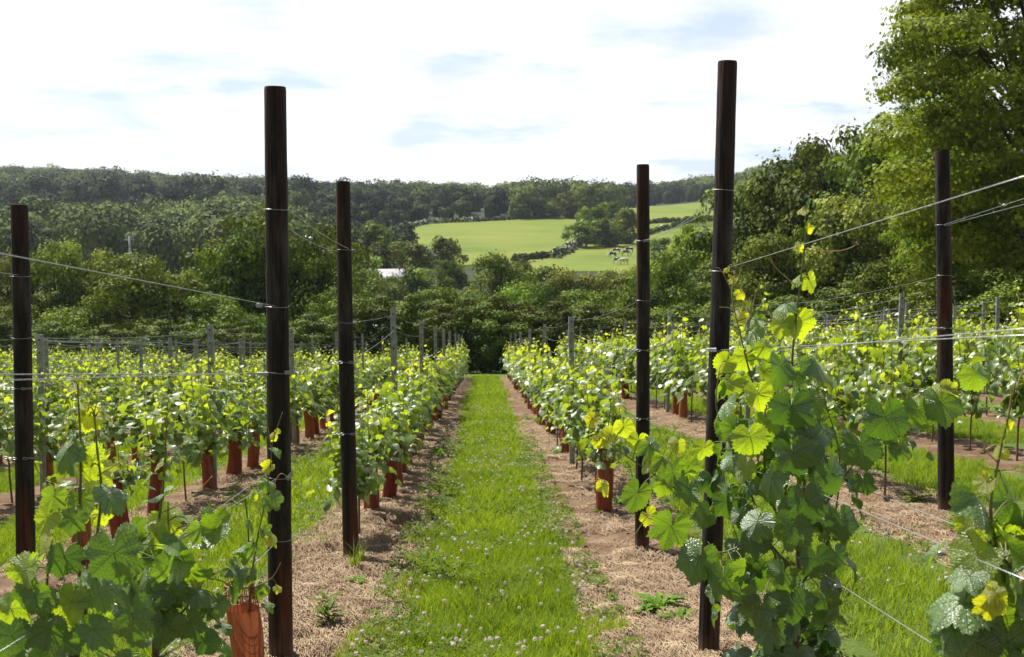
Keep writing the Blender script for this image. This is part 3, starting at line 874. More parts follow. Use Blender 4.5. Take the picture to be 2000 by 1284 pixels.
def pole():
    Y = 150; p = pt(253, 462, Y); e = link("utility_pole", None); zb = float(terr(p.x, Y)); e.location = (p.x, Y, zb)
    H = p.z - zb
    b = MB(); add_tube(b, [(0, 0, 0), (0, 0, H * .5), (0, 0, H)], [.2, .17, .14], 8); b.obj("pole", [M['pole']], e)
    c = MB(); add_tube(c, [(-.7, 0, H - .5), (.7, 0, H - .5)], .08, 6); add_tube(c, [(-.5, 0, H - .5), (-.5, 0, H + .2)], .06, 5); add_tube(c, [(.5, 0, H - .5), (.5, 0, H + .5)], .1, 6)
    c.obj("crossarm", [M['pole']], e)
    tag(e, "pale utility pole standing out against the wooded hillside", "pole")
pole()

# ------------------------------------------------------------------ cows
def cow_mat(seed):
    t = NT("cow_hide"); n = t.noise(t.objc(), 1.3, 2); n.node.inputs['Vector'].default_value = (0, 0, 0)
    c = t.ramp(n, [(.47, (.02, .018, .016)), (.5, (.62, .6, .56))])
    return t.done(t.bsdf(c, .7, .2))
def make_cow():
    # skeleton: (pos, radius), parents
    J = [((0, -.75, 1.15), .3, -1), ((0, -.3, 1.1), .36, 0), ((0, .2, 1.1), .37, 1), ((0, .6, 1.15), .33, 2), ((0, .95, 1.05), .22, 3), ((0, 1.25, .75), .16, 4),
         ((0, 1.42, .45), .14, 5), ((0, 1.55, .25), .09, 6), ((0, -1.02, 1.2), .06, 0), ((0, -1.1, .6), .03, 8)]
    for s in (-1, 1):
        b = len(J); J += [((s * .2, .62, .8), .14, 3), ((s * .2, .66, .42), .075, b), ((s * .2, .64, .05), .06, b + 1)]
        b = len(J); J += [((s * .22, -.72, .85), .18, 0), ((s * .22, -.86, .5), .09, b), ((s * .22, -.78, .05), .06, b + 1)]
        J += [((s * .16, 1.38, .62), .03, 6), ]
    me = bpy.data.meshes.new("body"); me.from_pydata([j[0] for j in J], [(i, j[2]) for i, j in enumerate(J) if j[2] >= 0], [])
    o = link("cow", me)
    mod = o.modifiers.new("skin", 'SKIN'); sv = me.skin_vertices
    if not sv:
        bm_ = __import__('bmesh').new(); bm_.from_mesh(me); bm_.verts.layers.skin.verify(); bm_.to_mesh(me); bm_.free(); sv = me.skin_vertices
    for i, j in enumerate(J): sv[0].data[i].radius = (j[1], j[1])
    sv[0].data[1].use_root = True
    o.modifiers.new("sub", 'SUBSURF').levels = 1
    dg = bpy.context.evaluated_depsgraph_get(); dg.update()
    me2 = bpy.data.meshes.new_from_object(o.evaluated_get(dg)); o.modifiers.clear(); o.data = me2
    me2.materials.clear(); me2.materials.append(cow_mat(1))
    for p in me2.polygons: p.use_smooth = True
    return o
cow0 = make_cow()
cows = [(1204, 497, 1.1, "black-and-white cow grazing uppermost by the hedge, downhill of the round tree"),
        (1196, 505, 2.0, "black-and-white cow grazing a step below the uppermost cow"),
        (1229, 495, 1.4, "dark cow grazing close beside the slim wooden post"),
        (1222, 501, -1.2, "pale-flanked cow grazing behind the dark cow by the slim post"),
        (1206, 517, -1.6, "lowest black-and-white cow, at the pasture's bottom edge"),
        (1218, 518, 1.7, "pale cream cow beside the lowest black-and-white cow")]
cream = simple("cream_hide", (.6, .52, .4), (.66, .6, .5), 2, .7)
for i, (px, py, a, lab) in enumerate(cows):
    o = cow0 if i == 0 else cow0.copy()
    if i: COL.objects.link(o)
    p = hit(px, py); o.location = (p.x, p.y, float(terr(p.x, p.y)) + .1); o.rotation_euler = (0, 0, a)
    if i == 5:
        o.data = cow0.data.copy(); o.data.materials.clear(); o.data.materials.append(cream)
    tag(o, lab, "cow", "cows grazing on the far pasture")

# ------------------------------------------------------------------ wooden posts
def wood_post(pxt, pyt, pxb, pyb, Y, dia, label, zb=None):
    top = pt(pxt, pyt, Y); bot = pt(pxb, pyb, Y)
    g = float(ground(bot.x, Y)); d = (top - bot)
    # keep the line of the post but run it into the ground
    bot = bot + d * ((g - .25 - bot.z) / d.z)
    e = link("wooden_post", None); e.location = (bot.x, bot.y, g)
    rng = np.random.default_rng(int(pxt)); L = (top - bot).length; axis_ = (top - bot).normalized(); n = 20; m = 26
    u = axis_.cross(Vector((0, 1, 0))).normalized(); v = axis_.cross(u)
    V = []; ph = rng.random(3) * 6; kn = [rng.uniform(4, 22), rng.uniform(3.5, 6), rng.uniform(4, 22), rng.uniform(3.5, 6)]
    for i in range(m + 1):
        t = i / m; r0 = dia / 2 * (1.07 - .16 * t) * (1 + .012 * math.sin(9 * t + ph[0]))
        if i == m: r0 *= .96
        if i == m - 1: t = (L - .012) / L; 
        c = bot + axis_ * (t * L) + u * (.006 * math.sin(3 * t + ph[1])) 
        for j in range(n):
            a = 2 * math.pi * j / n; r = r0 * (1 + .03 * math.sin(2 * a + ph[2]) + .018 * math.sin(5 * a + ph[1]) + .01 * rng.standard_normal())
            k_ = .10 * math.exp(-((i - kn[0]) ** 2) * .5 - ((a - kn[1]) * 3) ** 2) + .08 * math.exp(-((i - kn[2]) ** 2) * .5 - ((a - kn[3]) * 3) ** 2); r *= 1 + k_
            V.append(c + u * (r * math.cos(a)) + v * (r * math.sin(a)) - e.location)
    V = np.array([list(q) for q in V])
    F = [(i * n + j, i * n + (j + 1) % n, (i + 1) * n + (j + 1) % n, (i + 1) * n + j) for i in range(m) for j in range(n)]
    mb = MB(); mb.add(V, F); mb.obj("shaft", [M['post']], e, True)
    cp = MB(); ct = V[m * n:].mean(0) + [0, 0, .003]; ring = V[m * n:] + [0, 0, .0015]
    cp.add(np.concatenate([ring, [ct]]), [(j, (j + 1) % n, n) for j in range(n)]); cp.obj("sawn_top", [M['endgrain']], e)
    tag(e, label, "post", "dark wooden posts at the row ends")
    return e
wood_post(535, 171, 552, 1300, 4.83, .102, "near dark wooden post, tall, with a jar-sized guard and young vine at its foot")
wood_post(671, 355, 686, 1105, 7.2, .104, "slimmer dark wooden post in front of the first oak-side row, grass at its foot")
wood_post(36, 401, 52, 1150, 6.85, .114, "lone dark wooden post in the second oak-side row")
wood_post(1419, 121, 1385, 1280, 4.83, .096, "tallest dark wooden post, leaning slightly behind the big leafy vine")
wood_post(1255, 322, 1254, 1076, 7.28, .092, "slim dark wooden post in the first ash-side row, standing before the cows")
wood_post(1839, 294, 1850, 1018, 7.7, .108, "dark wooden post in the second ash-side row, against the big ash")

# ------------------------------------------------------------------ steel posts
def steel_mesh():
    H = 1.8; w, dpt, t, lip = .029, .02, .003, .009
    prof = [(-w, -dpt), (w, -dpt), (w, dpt), (w - lip, dpt), (w - lip, dpt - t), (w - t, dpt - t), (w - t, -dpt + t), (-w + t, -dpt + t), (-w + t, dpt - t), (-w + lip, dpt - t), (-w + lip, dpt), (-w, dpt)]
    n = len(prof); V = [(x, y, -.3) for x, y in prof] + [(x, y, H) for x, y in prof]
    mb = MB(); mb.add(V, [(j, (j + 1) % n, n + (j + 1) % n, n + j) for j in range(n)])
    pairs = [(0, 1, 6, 7), (1, 2, 5, 6), (2, 3, 4, 5), (0, 7, 8, 11), (8, 9, 10, 11)]
    mb.add([(x, y, H) for x, y in prof], pairs)
    body = mb
    holes = MB()
    for z in (H - .06, H - .2, H - .42):
        a = np.linspace(0, 2 * math.pi, 10, endpoint=False)
        v = [(.008 * math.cos(k), -dpt - .0012, z + .012 * math.sin(k)) for k in a]
        holes.add(v + [(0, -dpt - .0012, z)], [(j, (j + 1) % 10, 10) for j in range(10)])
    hooks = MB()
    for z in np.arange(.5, 1.75, .2):
        for s in (-1, 1):
            add_tube(hooks, [(s * w, 0, z), (s * (w + .008), 0, z + .004), (s * (w + .009), 0, z + .016)], .0028, 4)
    return body.mesh("channel", [M['steel']]), holes.mesh("hole", [M['black']]), hooks.mesh("hook", [M['steel']])
SM = steel_mesh()
STEEL = {}
def steel_post(r, Y, label, tilt=0, parts=True, dx=0, dz=0):
    X = r + dx; z = float(ground(X, Y)) + dz
    e = link("steel_post", None); e.location = (X, Y, z); e.rotation_euler = (random.uniform(-.012, .012), tilt + random.uniform(-.014, .014), random.uniform(-.15, .15))
    link("channel", SM[0], e)
    if parts: link("hole", SM[1], e); link("hook", SM[2], e)
    tag(e, label, "post", "thin galvanised steel posts in the rows"); STEEL.setdefault(r, []).append(e)
    return e
STEEL_Y = {
    -0.95: [11.3, 15.8, 20.7, 25.0, 29.6, 34.3, 39.0, 43.6],
    1.05: [12.8, 19.0, 25.5, 31.0, 37.0, 43.0],
    -2.95: [11.6, 16.5, 21.2, 26.0, 30.8, 35.6, 40.5], 3.25: [13.1, 18.9, 24.6, 30.4, 36.2, 42.0],
}
for r in list(ROWS_L) + list(ROWS_R):
    a = abs(r)
    if r not in STEEL_Y:
        st, s0 = (4.8, 11.8) if r < 0 else (5.6, 13.1)
        first = a * FPX / 1050 + .3
        Ys = [s0 + k * st + random.uniform(-.5, .5) for k in range(8)]
        STEEL_Y[r] = [y for y in Ys if y > first and y < 45]
    for k, y in enumerate(STEEL_Y[r]):
        near_ = "" if y < 25 else "far "
        steel_post(r, y, f"grey {near_}steel post, {ordinal(k)} from the near end in {row_name(r)}", parts=y < 24)

# ------------------------------------------------------------------ wires
def wire(pts, label, rad=.0013, loops=(), beads=(), coils=(), name="trellis_wire"):
    """one wire with its wraps round posts; beads are tensioners, coils its end springs"""
    e = link(name, None); o0 = Vector(pts[0]); e.location = o0
    mb = MB(); add_tube(mb, [Vector(p) - o0 for p in pts], rad, 5)
    for c, r in loops:
        c = Vector(c) - o0
        add_tube(mb, [c + Vector((r * math.cos(a), r * math.sin(a), .002 * math.sin(2 * a))) for a in np.linspace(0, 2 * math.pi, 25)], rad, 5)
    mb.obj("strand", [M['wire']], e, True)
    for c in beads:
        b = MB(); c = Vector(c) - o0; add_tube(b, [c + Vector((-.012, 0, 0)), c + Vector((0, 0, .001)), c + Vector((.012, 0, 0))], [.005, .009, .005], 7)
        add_tube(b, [c + Vector((-.02, 0, .004)), c + Vector((-.03, .004, .012))], .002, 4)
        b.obj("tensioner", [M['wire']], e)
    for c, axis_ in coils:
        b = MB(); c = Vector(c) - o0; ax = Vector(axis_).normalized(); u = ax.orthogonal().normalized(); v = ax.cross(u)
        add_tube(b, [c + ax * (.045 * (t - .5)) + u * (.0085 * math.cos(t * 44)) + v * (.0085 * math.sin(t * 44)) for t in np.linspace(0, 1, 70)], .0019, 5)
        b.obj("spring", [M['wire']], e)
    tag(e, label, "wire", "galvanised trellis wires"); return e
def post_at(kind, y):    # axis of the wooden posts at a pixel height
    P = {'L1': ((535, 171), (552, 1300), 4.83), 'L2': ((671, 355), (686, 1105), 7.2), 'L3': ((36, 401), (52, 1150), 6.85),
         'R1': ((1419, 121), (1385, 1280), 4.83), 'R2': ((1255, 322), (1254, 1076), 7.28), 'R3': ((1839, 294), (1850, 1018), 7.7)}[kind]
    t = (y - P[0][1]) / (P[1][1] - P[0][1]); return pt(P[0][0] + t * (P[1][0] - P[0][0]), y, P[2])
def sag(a, b, s=.02, n=10):
    a, b = Vector(a), Vector(b)
    return [a.lerp(b, i / n) - Vector((0, 0, s * 4 * (i / n) * (1 - i / n))) for i in range(n + 1)]
def wr(*segs):
    out = []
    for s in segs: out += s if not out else s[1:]
    return out
rp = .054
# first oak-side row
wire(sag(pt(-60, 484, 2.0), post_at('L1', 599), .0), "upper wire running down to the near post from the picture's edge", loops=[(post_at('L1', 599), rp)], coils=[(pt(507, 597, 4.78), (.2, .9, -.1))])
wire(sag(pt(-60, 745, 2.05), post_at('L1', 728), .0), "lower of two parallel wires crossing to the near post", loops=[(post_at('L1', 727), rp)], coils=[(pt(514, 731, 4.78), (1, .2, 0)), (pt(566, 728, 4.78), (1, .2, 0))])
wire(sag(pt(-60, 732, 2.0), pt(512, 730, 4.79), .0), "upper of two parallel wires crossing to the near post")
wire(sag(pt(-40, 1298, 2.2), post_at('L1', 931), .0), "slanting wire rising through the vine shoots to the near post", loops=[(post_at('L1', 931), rp)], coils=[(pt(566, 930, 4.78), (.4, .9, .5))])
wire(sag(pt(250, 1120, 3.2), pt(520, 926, 4.79), .0), "short slanting wire tied to the near post's oak side")
wire(sag(pt(230, 1360, 3.0), post_at('L1', 1052), .0), "lowest slanting wire reaching the near post behind the young vine", loops=[(post_at('L1', 1052), rp)])
wire(wr(sag(post_at('L1', 408) + Vector((.05, 0, 0)), post_at('L2', 486) + Vector((.03, -.03, 0)), .015)), "high brace wire looped over both wooden posts, upper strand", loops=[(post_at('L1', 410), rp), (post_at('L2', 488), rp)])
wire(wr(sag(post_at('L1', 445) + Vector((.05, 0, 0)), post_at('L2', 492) + Vector((-.04, 0, 0)), .02)), "high brace wire between both wooden posts, lower strand with tensioner", beads=[pt(607, 466, 5.9)])
tops_ = lambda r, h: [Vector((r, y, float(ground(r, y)) + h)) for y in STEEL_Y[r]]
def row_wire(start, r, h, label, s=.05, **kw):
    T_ = tops_(r, h); P = []
    for i, t in enumerate(T_):
        a = start if i == 0 else T_[i - 1]
        seg = sag(a, t, s * random.uniform(.4, 1.3), 8) if a is not None else [t]
        P += seg if not P else seg[1:]
    return wire(P, label, **kw)
row_wire(post_at('L2', 630), -.95, 1.74, "top wire linking the steel posts of the first oak-side row", .03, loops=[(post_at('L2', 630), rp)], beads=[pt(735, 637, 9.6)])
row_wire(post_at('L2', 707), -.95, 1.58, "second wire of the first oak-side row, sagging between steel posts", .05, loops=[(post_at('L2', 707), rp)])
row_wire(post_at('L2', 845), -.95, .95, "low wire hidden in the leaves of the first oak-side row", .02, loops=[(post_at('L2', 845), rp)])
row_wire(post_at('R2', 585), 1.05, 1.76, "top wire linking the steel posts of the first ash-side row", .05, loops=[(post_at('R2', 587), .048)], beads=[pt(1150, 610, 10.5)])
row_wire(post_at('R2', 683), 1.05, 1.6, "second wire of the first ash-side row, sagging between steel posts", .07, loops=[(post_at('R2', 683), .048)])
row_wire(post_at('R2', 816), 1.05, 1.0, "low wire hidden in the leaves of the first ash-side row", .02, loops=[(post_at('R2', 816), .048)])
wire(wr(sag(post_at('R2', 470), post_at('R1', 373), .04)), "high brace wire with a tensioner between tall and slim posts, upper strand", loops=[(post_at('R2', 471), .048), (post_at('R1', 372), .05)], beads=[pt(1293, 442, 6.9)])
wire(wr(sag(post_at('R2', 474), post_at('R1', 398), .01)), "high brace wire between tall and slim posts, lower strand")
wire(sag(post_at('R1', 528), pt(2060, 326, 2.0), 0), "highest wire slanting up across the wood from the tall post", loops=[(post_at('R1', 530), .05)])
wire(sag(post_at('R1', 684), pt(2060, 652, 1.98), 0), "lower of two parallel wires leaving the tall post's spring", loops=[(post_at('R1', 684), .05)], coils=[(pt(1390, 684, 4.76), (1, .1, 0))])
wire(sag(pt(1440, 692, 4.6), pt(2060, 637, 1.9), 0), "upper of two parallel wires beside the big leafy vine")
wire(sag(pt(1400, 880, 4.77), pt(2080, 1165, 1.9), 0), "upper strand of the wires dropping from the big vine past the bare soil", beads=[pt(1838, 1082, 2.9)])
wire(sag(pt(1405, 845, 4.85), pt(2080, 1110, 2.5), 0), "thin rear strand of the wires dropping past the bare soil")
wire(sag(pt(1395, 985, 4.77), pt(1990, 1366, 2.2), 0), "lowest wire dropping through the clover grass below the big vine", beads=[pt(1636, 1145, 3.4)])
# second ash-side row
wire(sag(post_at('R3', 440), pt(2080, 362, 5.0), 0), "high wire rising from the ash-side post, upper of two", loops=[(post_at('R3', 440), .055)], beads=[pt(1962, 401, 6.2)])
wire(sag(post_at('R3', 442), pt(2080, 378, 5.2), 0), "high wire rising from the ash-side post, lower of two")
row_wire(post_at('R3', 538), 3.25, 1.74, "top wire linking the steel posts of the second ash-side row", .06, loops=[(post_at('R3', 538), .055)])
row_wire(post_at('R3', 640), 3.25, 1.56, "second wire of the second ash-side row", .06, loops=[(post_at('R3', 640), .055)])
row_wire(post_at('R3', 765), 3.25, 1.0, "low wire among the leaves of the second ash-side row", .03, loops=[(post_at('R3', 765), .055)])
# second oak-side row
wire(sag(pt(-60, 525, 5.4), post_at('L3', 538), 0), "upper wire tied round the lone dark post", loops=[(post_at('L3', 540), .06)])
row_wire(post_at('L3', 660), -2.95, 1.72, "top wire from the lone dark post along the second oak-side row", .03, loops=[(post_at('L3', 660), .06)], beads=[pt(290, 664, 9.9)])
row_wire(post_at('L3', 757), -2.95, 1.56, "second wire of the second oak-side row", .05, loops=[(post_at('L3', 757), .06)])
for r in ROWS_L[2:8] + ROWS_R[2:10]:
    if len(STEEL_Y[r]) > 1:
        row_wire(None, r, 1.74, f"top wire of the {row_name(r)}", .07, rad=.0024)
        row_wire(None, r, 1.56, f"second wire of the {row_name(r)}", .08, rad=.0024)
# chain links on the brace posts
def chain(kind, y, label, side=1):
    e = link("hook_chain", None); c = post_at(kind, y); e.location = c
    for s in (-1, 1):
        for k in range(3):
            mb = MB(); cx_ = s * (.035 + k * .03); yy = -.06 + (.01 * k)
            a = np.linspace(0, 2 * math.pi, 13)
            add_tube(mb, [Vector((cx_ + .015 * math.cos(q), yy - .002, .007 * math.sin(q) * (1 if k % 2 == 0 else .6))) for q in a], .0019, 4)
            mb.obj("chain_ring", [M['wire']], e)
    tag(e, label, "chain", "wire chains hooked on the posts")
chain('L3', 757, "wire chain at the upper tie of the lone dark post")
chain('L3', 892, "wire chain at the lower tie of the lone dark post")
chain('L2', 706, "wire chain at the upper tie of the second wooden post")
chain('L2', 845, "wire chain at the lower tie of the second wooden post")
chain('R2', 683, "wire chain at the upper tie of the slim post")
chain('R2', 816, "wire chain at the lower tie of the slim post")
chain('R3', 640, "wire chain at the upper tie of the post against the big ash")
chain('R3', 766, "wire chain at the lower tie of the post against the big ash")

# ------------------------------------------------------------------ grape leaves
def leaf_outline(n, seed, teeth=.05):
    r_ = np.random.default_rng(seed)
    th = np.linspace(-math.pi, math.pi, n, endpoint=False) + math.pi / n
    a = np.degrees(np.abs(th))
    j = lambda: r_.uniform(-.13, .08)
    pts = [(0, 1.0), (12, .90), (27, .76 + j()), (40, .84), (53, .92 + j()), (66, .84), (80, .72 + j()), (93, .77), (108, .82 + j()), (125, .74), (145, .70), (160, .62), (171, .40), (180, .07)]
    r = np.interp(a, [p[0] for p in pts], [p[1] for p in pts])
    if teeth: r = r * (1 + teeth * np.where(np.arange(n) % 2 == 0, 1, -1) * (a < 165) * (.6 + .8 * r_.random(n)))
    return th, r
def leaf_template(n, rings, seed, teeth, cup, wav):
    th, r = leaf_outline(n, seed, teeth); rr_ = np.random.default_rng(seed + 50)
    V = [(0, 0, 0)]; fr = rings
    ph = rr_.random() * 6
    for f in fr:
        x = r * f * np.sin(th); y = r * f * np.cos(th)
        fold = -cup * np.abs(x) ** 1.3 if seed % 2 else cup * np.abs(x) ** 1.4
        z = fold - .22 * (np.maximum(y, 0)) ** 2 * (1 if seed % 3 else 1.6) + wav * f * f * np.sin(3 * th + ph) + .02 * f * np.cos(9 * th + ph) + .05 * f * f * np.sin(2 * th + ph)
        # lift between the main veins
        z = z + .014 * f * (1 - np.abs(np.cos(np.clip(np.abs(th), 0, 2.3) / .93 * math.pi)))
        V += list(zip(x, y, z))
    F = [(0, 1 + j, 1 + (j + 1) % n) for j in range(n) if j != n - 1]
    for k in range(len(fr) - 1):
        for j in range(n - 1):
            a, b = 1 + k * n + j, 1 + k * n + j + 1
            F += [(a, a + n, b + n), (a, b + n, b)]
    V = np.array(V); uv = V[:, :2].copy()
    w = V[:, 0].max() - V[:, 0].min()
    return V / w, np.array(F), uv
NEAR = [leaf_template(60, (.3, .6, .85, 1.0), s, .05, (.2, .55, .12, .4)[s % 4], (.05, .09, .13)[s % 3]) for s in range(14)]
MID = [leaf_template(15, (.55, 1.0), s, .0, .35, .1) for s in range(4)]
FAR = []
for s in range(3):
    V = np.array([(0, 0, 0), (-.5, .25, -.1), (-.3, .72, -.12), (0, .98, -.25), (.3, .72, -.12), (.5, .25, -.1), (.28, -.22, -.03), (-.28, -.22, -.03), ], float)
    FAR.append((V, np.array([(0, 2, 1), (0, 3, 2), (0, 4, 3), (0, 5, 4), (0, 6, 5), (0, 1, 7)]), V[:, :2]))
def leaf_frame(tip, nrm):
    tip = Vector(tip).normalized(); nrm = Vector(nrm); nrm = (nrm - tip * nrm.dot(tip))
    if nrm.length < 1e-3: nrm = tip.orthogonal()
    nrm.normalize(); x = tip.cross(nrm)
    return np.array([list(x), list(tip), list(nrm)])
def add_leaf(mb, pos, tip, nrm, size, age, lod=0, mat=0, var=None):
    tl = (NEAR, MID, FAR)[lod]; V, F, uv = tl[random.randrange(len(tl)) if var is None else var % len(tl)]
    Mx = leaf_frame(tip, nrm)
    if lod < 2:
        V = V.copy(); g = random.gauss
        k1, k2, k3 = g(-.1, .38), g(-.25, .4), g(0, .3)
        V[:, 2] += k1 * V[:, 0] ** 2 + k2 * V[:, 1] * np.abs(V[:, 1]) + k3 * V[:, 0] * V[:, 1]
        V[:, 0] = V[:, 0] * random.uniform(.82, 1.06) + g(0, .12) * V[:, 1] ** 2; V[:, 1] *= random.uniform(.88, 1.1)
    W = (V * size) @ Mx + np.array(list(pos))
    mb.add(W, F, mat, age, uv)

# ------------------------------------------------------------------ vines of the rows
def vine_proto(seed, lod, H=1.3, size=.105, dens=1.0, mass=True):
    """standing at the origin, row direction Y"""
    rr_ = random.Random(seed); lv = MB(); st = MB()
    trunk = [(0, 0, -.05), (rr_.uniform(-.02, .02), rr_.uniform(-.02, .02), .3), (rr_.uniform(-.03, .03), rr_.uniform(-.03, .03), .62)]
    add_tube(st, smooth_path(trunk, 3), np.linspace(.011, .008, 7), 5, 0)
    ns = rr_.randint(5, 7)
    for k in range(ns):
        a = rr_.uniform(0, 2 * math.pi)
        y0 = rr_.uniform(-.05, .05); base = Vector((0, y0, rr_.uniform(.42, .65)))
        sp_y = rr_.uniform(-.48, .48); sp_x = rr_.gauss(0, .12)
        top = Vector((sp_x, sp_y, H * rr_.uniform(.78, 1.08) + (.22 if rr_.random() < .22 else 0)))
        mid = base.lerp(top, .45) + Vector((sp_x * .3, sp_y * .25, -.05))
        path = smooth_path([base, mid, top], 5)
        add_tube(st, path, np.linspace(.0055, .002, len(path)), 4, 1)
        L = sum((path[i + 1] - path[i]).length for i in range(len(path) - 1)); nn = max(6, int(L / .062 * dens))
        for i in range(nn):
            t = (i + .5) / nn; q = path[min(len(path) - 1, int(t * (len(path) - 1)))].lerp(path[min(len(path) - 1, int(t * (len(path) - 1)) + 1)], (t * (len(path) - 1)) % 1)
            s = size * (1.12 if t < .6 else 1.12 - (t - .6) * 2.0) * rr_.uniform(.75, 1.2)
            age = max(0, min(1, .3 + t ** 2.0 * .62 + rr_.gauss(0, .1)))
            th = i * 2.4 + rr_.uniform(-.6, .6); out = Vector((math.cos(th), math.sin(th) * .7, 0))
            pos = q + out * rr_.uniform(.03, .09) * (1.2 - .7 * t)
            tip = out * .8 + Vector((0, 0, rr_.uniform(-1.1, .1))); nrm = out * rr_.uniform(.1, .9) + Vector((0, 0, 1)) * rr_.uniform(.3, 1) + Vector((rr_.gauss(0, .3), rr_.gauss(0, .3), 0))
            add_leaf(lv, pos, tip, nrm, s, age, lod)
    # side shoots thicken the middle
    for i in range(int(75 * dens)):
        z = rr_.uniform(.4, H * .86); w = .2 * (1 - abs(z - .8) * .4)
        pos = Vector((rr_.gauss(0, w * .75), rr_.uniform(-.5, .5), z)); out = Vector((pos.x + rr_.gauss(0, .1), rr_.gauss(0, .12), 0)).normalized()
        add_leaf(lv, pos, out * .7 + Vector((0, 0, rr_.uniform(-1.2, 0))), out * rr_.uniform(.2, 1) + Vector((0, 0, rr_.uniform(.2, 1))), size * rr_.uniform(.6, 1.15), max(0, min(1, rr_.gauss(.34, .16) + max(0, z - .85) * .7)), lod)
    sm = st.mesh("stem", [M['cane'], M['shoot']], True); lm = lv.mesh("foliage", [M['leaf']], lod < 2)
    # both in one mesh for the vines too small to show their parts
    allm = None
    if lod == 2:
        al = MB(); al.V = lv.V + st.V; al.A = lv.A + st.A; al.U = lv.U + st.U
        al.T = lv.T + [t + lv.n for t in st.T]; al.mT = lv.mT + [m + 1 for m in st.mT]; al.Q = [q + lv.n for q in st.Q]; al.mQ = [m + 1 for m in st.mQ]; al.n = lv.n + st.n
        allm = al.mesh("grapevine", [M['leaf'], M['cane'], M['shoot']]); allm["np"] = 1
        return sm, lm, allm, al
    return sm, lm, None, None
PM = [vine_proto(s, 1, 1.28 + .05 * (s % 5), .105, .9 + .08 * (s % 4)) for s in range(12)]
PF = [vine_proto(40 + s, 2, 1.3 + .05 * (s % 4), .115, .75 + .08 * (s % 4)) for s in range(8)]
PS = [vine_proto(80 + s, 1, .95, .08, .45) for s in range(3)]

def guard_proto(seed):
    rr_ = np.random.default_rng(seed); n = 20; H = .40 + .07 * rr_.random(); r = .062 + .012 * rr_.random()
    b1, b2 = rr_.standard_normal(2) * .012
    def c(z): t = z / H; return np.array([b1 * math.sin(t * 3), b2 * math.sin(t * 3), z])
    def ring(z, rs=1):
        a = np.linspace(0, 2 * math.pi, n, endpoint=False); sq = 1 + .12 * np.sin(2 * a + seed) + .05 * np.sin(3 * a + z * 9)
        rad = r * rs * sq * (1.08 - .14 * (z / H) + .06 * math.sin(z * 14 + seed))
        return c(z) + np.stack([rad * np.cos(a), rad * np.sin(a), 0 * a], -1)
    zs = np.linspace(-.03, H, 9); sl = MB(); V = np.concatenate([ring(z) for z in zs])
    sl.add(V, [(i * n + j, i * n + (j + 1) % n, (i + 1) * n + (j + 1) % n, (i + 1) * n + j) for i in range(8) for j in range(n)])
    nt = MB()
    for z in (H + .035, H + .07, H + .105):
        add_tube(nt, list(ring(z)) + [ring(z)[0]], .0022 if z < H + .1 else .004, 4, cap=False)
    for j in range(0, n):
        add_tube(nt, [ring(H - .002)[j], ring(H + .05)[j], ring(H + .105)[j]], .0018, 4, cap=False)
    return sl.mesh("sleeve", [M['guard']], True), nt.mesh("netting", [M['guard']])
GP = [guard_proto(s) for s in range(5)]
GUARDS = 0
def guard(X, Y, label, small=False, s=1.0):
    global GUARDS
    e = link("vine_guard", None); e.location = (X, Y, float(ground(X, Y)))
    e.rotation_euler = (random.gauss(0, .05), random.gauss(0, .06), random.random() * 6.28); e.scale = (s, s, s * random.uniform(.88, 1.12))
    p = GP[random.randrange(5)]
    link("sleeve", p[0], e)
    if not small: link("netting", p[1], e)
    tag(e, label, "vine guard", "red-brown plastic guards round the vine stems"); GUARDS += 1
    return e

LX = {}
spots = []
for r in list(ROWS_L) + list(ROWS_R):
    y = {-.95: 8.0, 1.05: 9.1, -2.95: 7.6, 3.25: 8.6}.get(r, 6.2 + random.random())
    k = 0
    while y < 46.3:
        jx = r + random.gauss(0, .03)
        px = 947 + FPX * jx / y
        if -90 < px < 2090: spots.append((y, r, jx, k)); k += 1
        y += random.uniform(.9, 1.05) * (1.0 if y < 30 else 1.05)
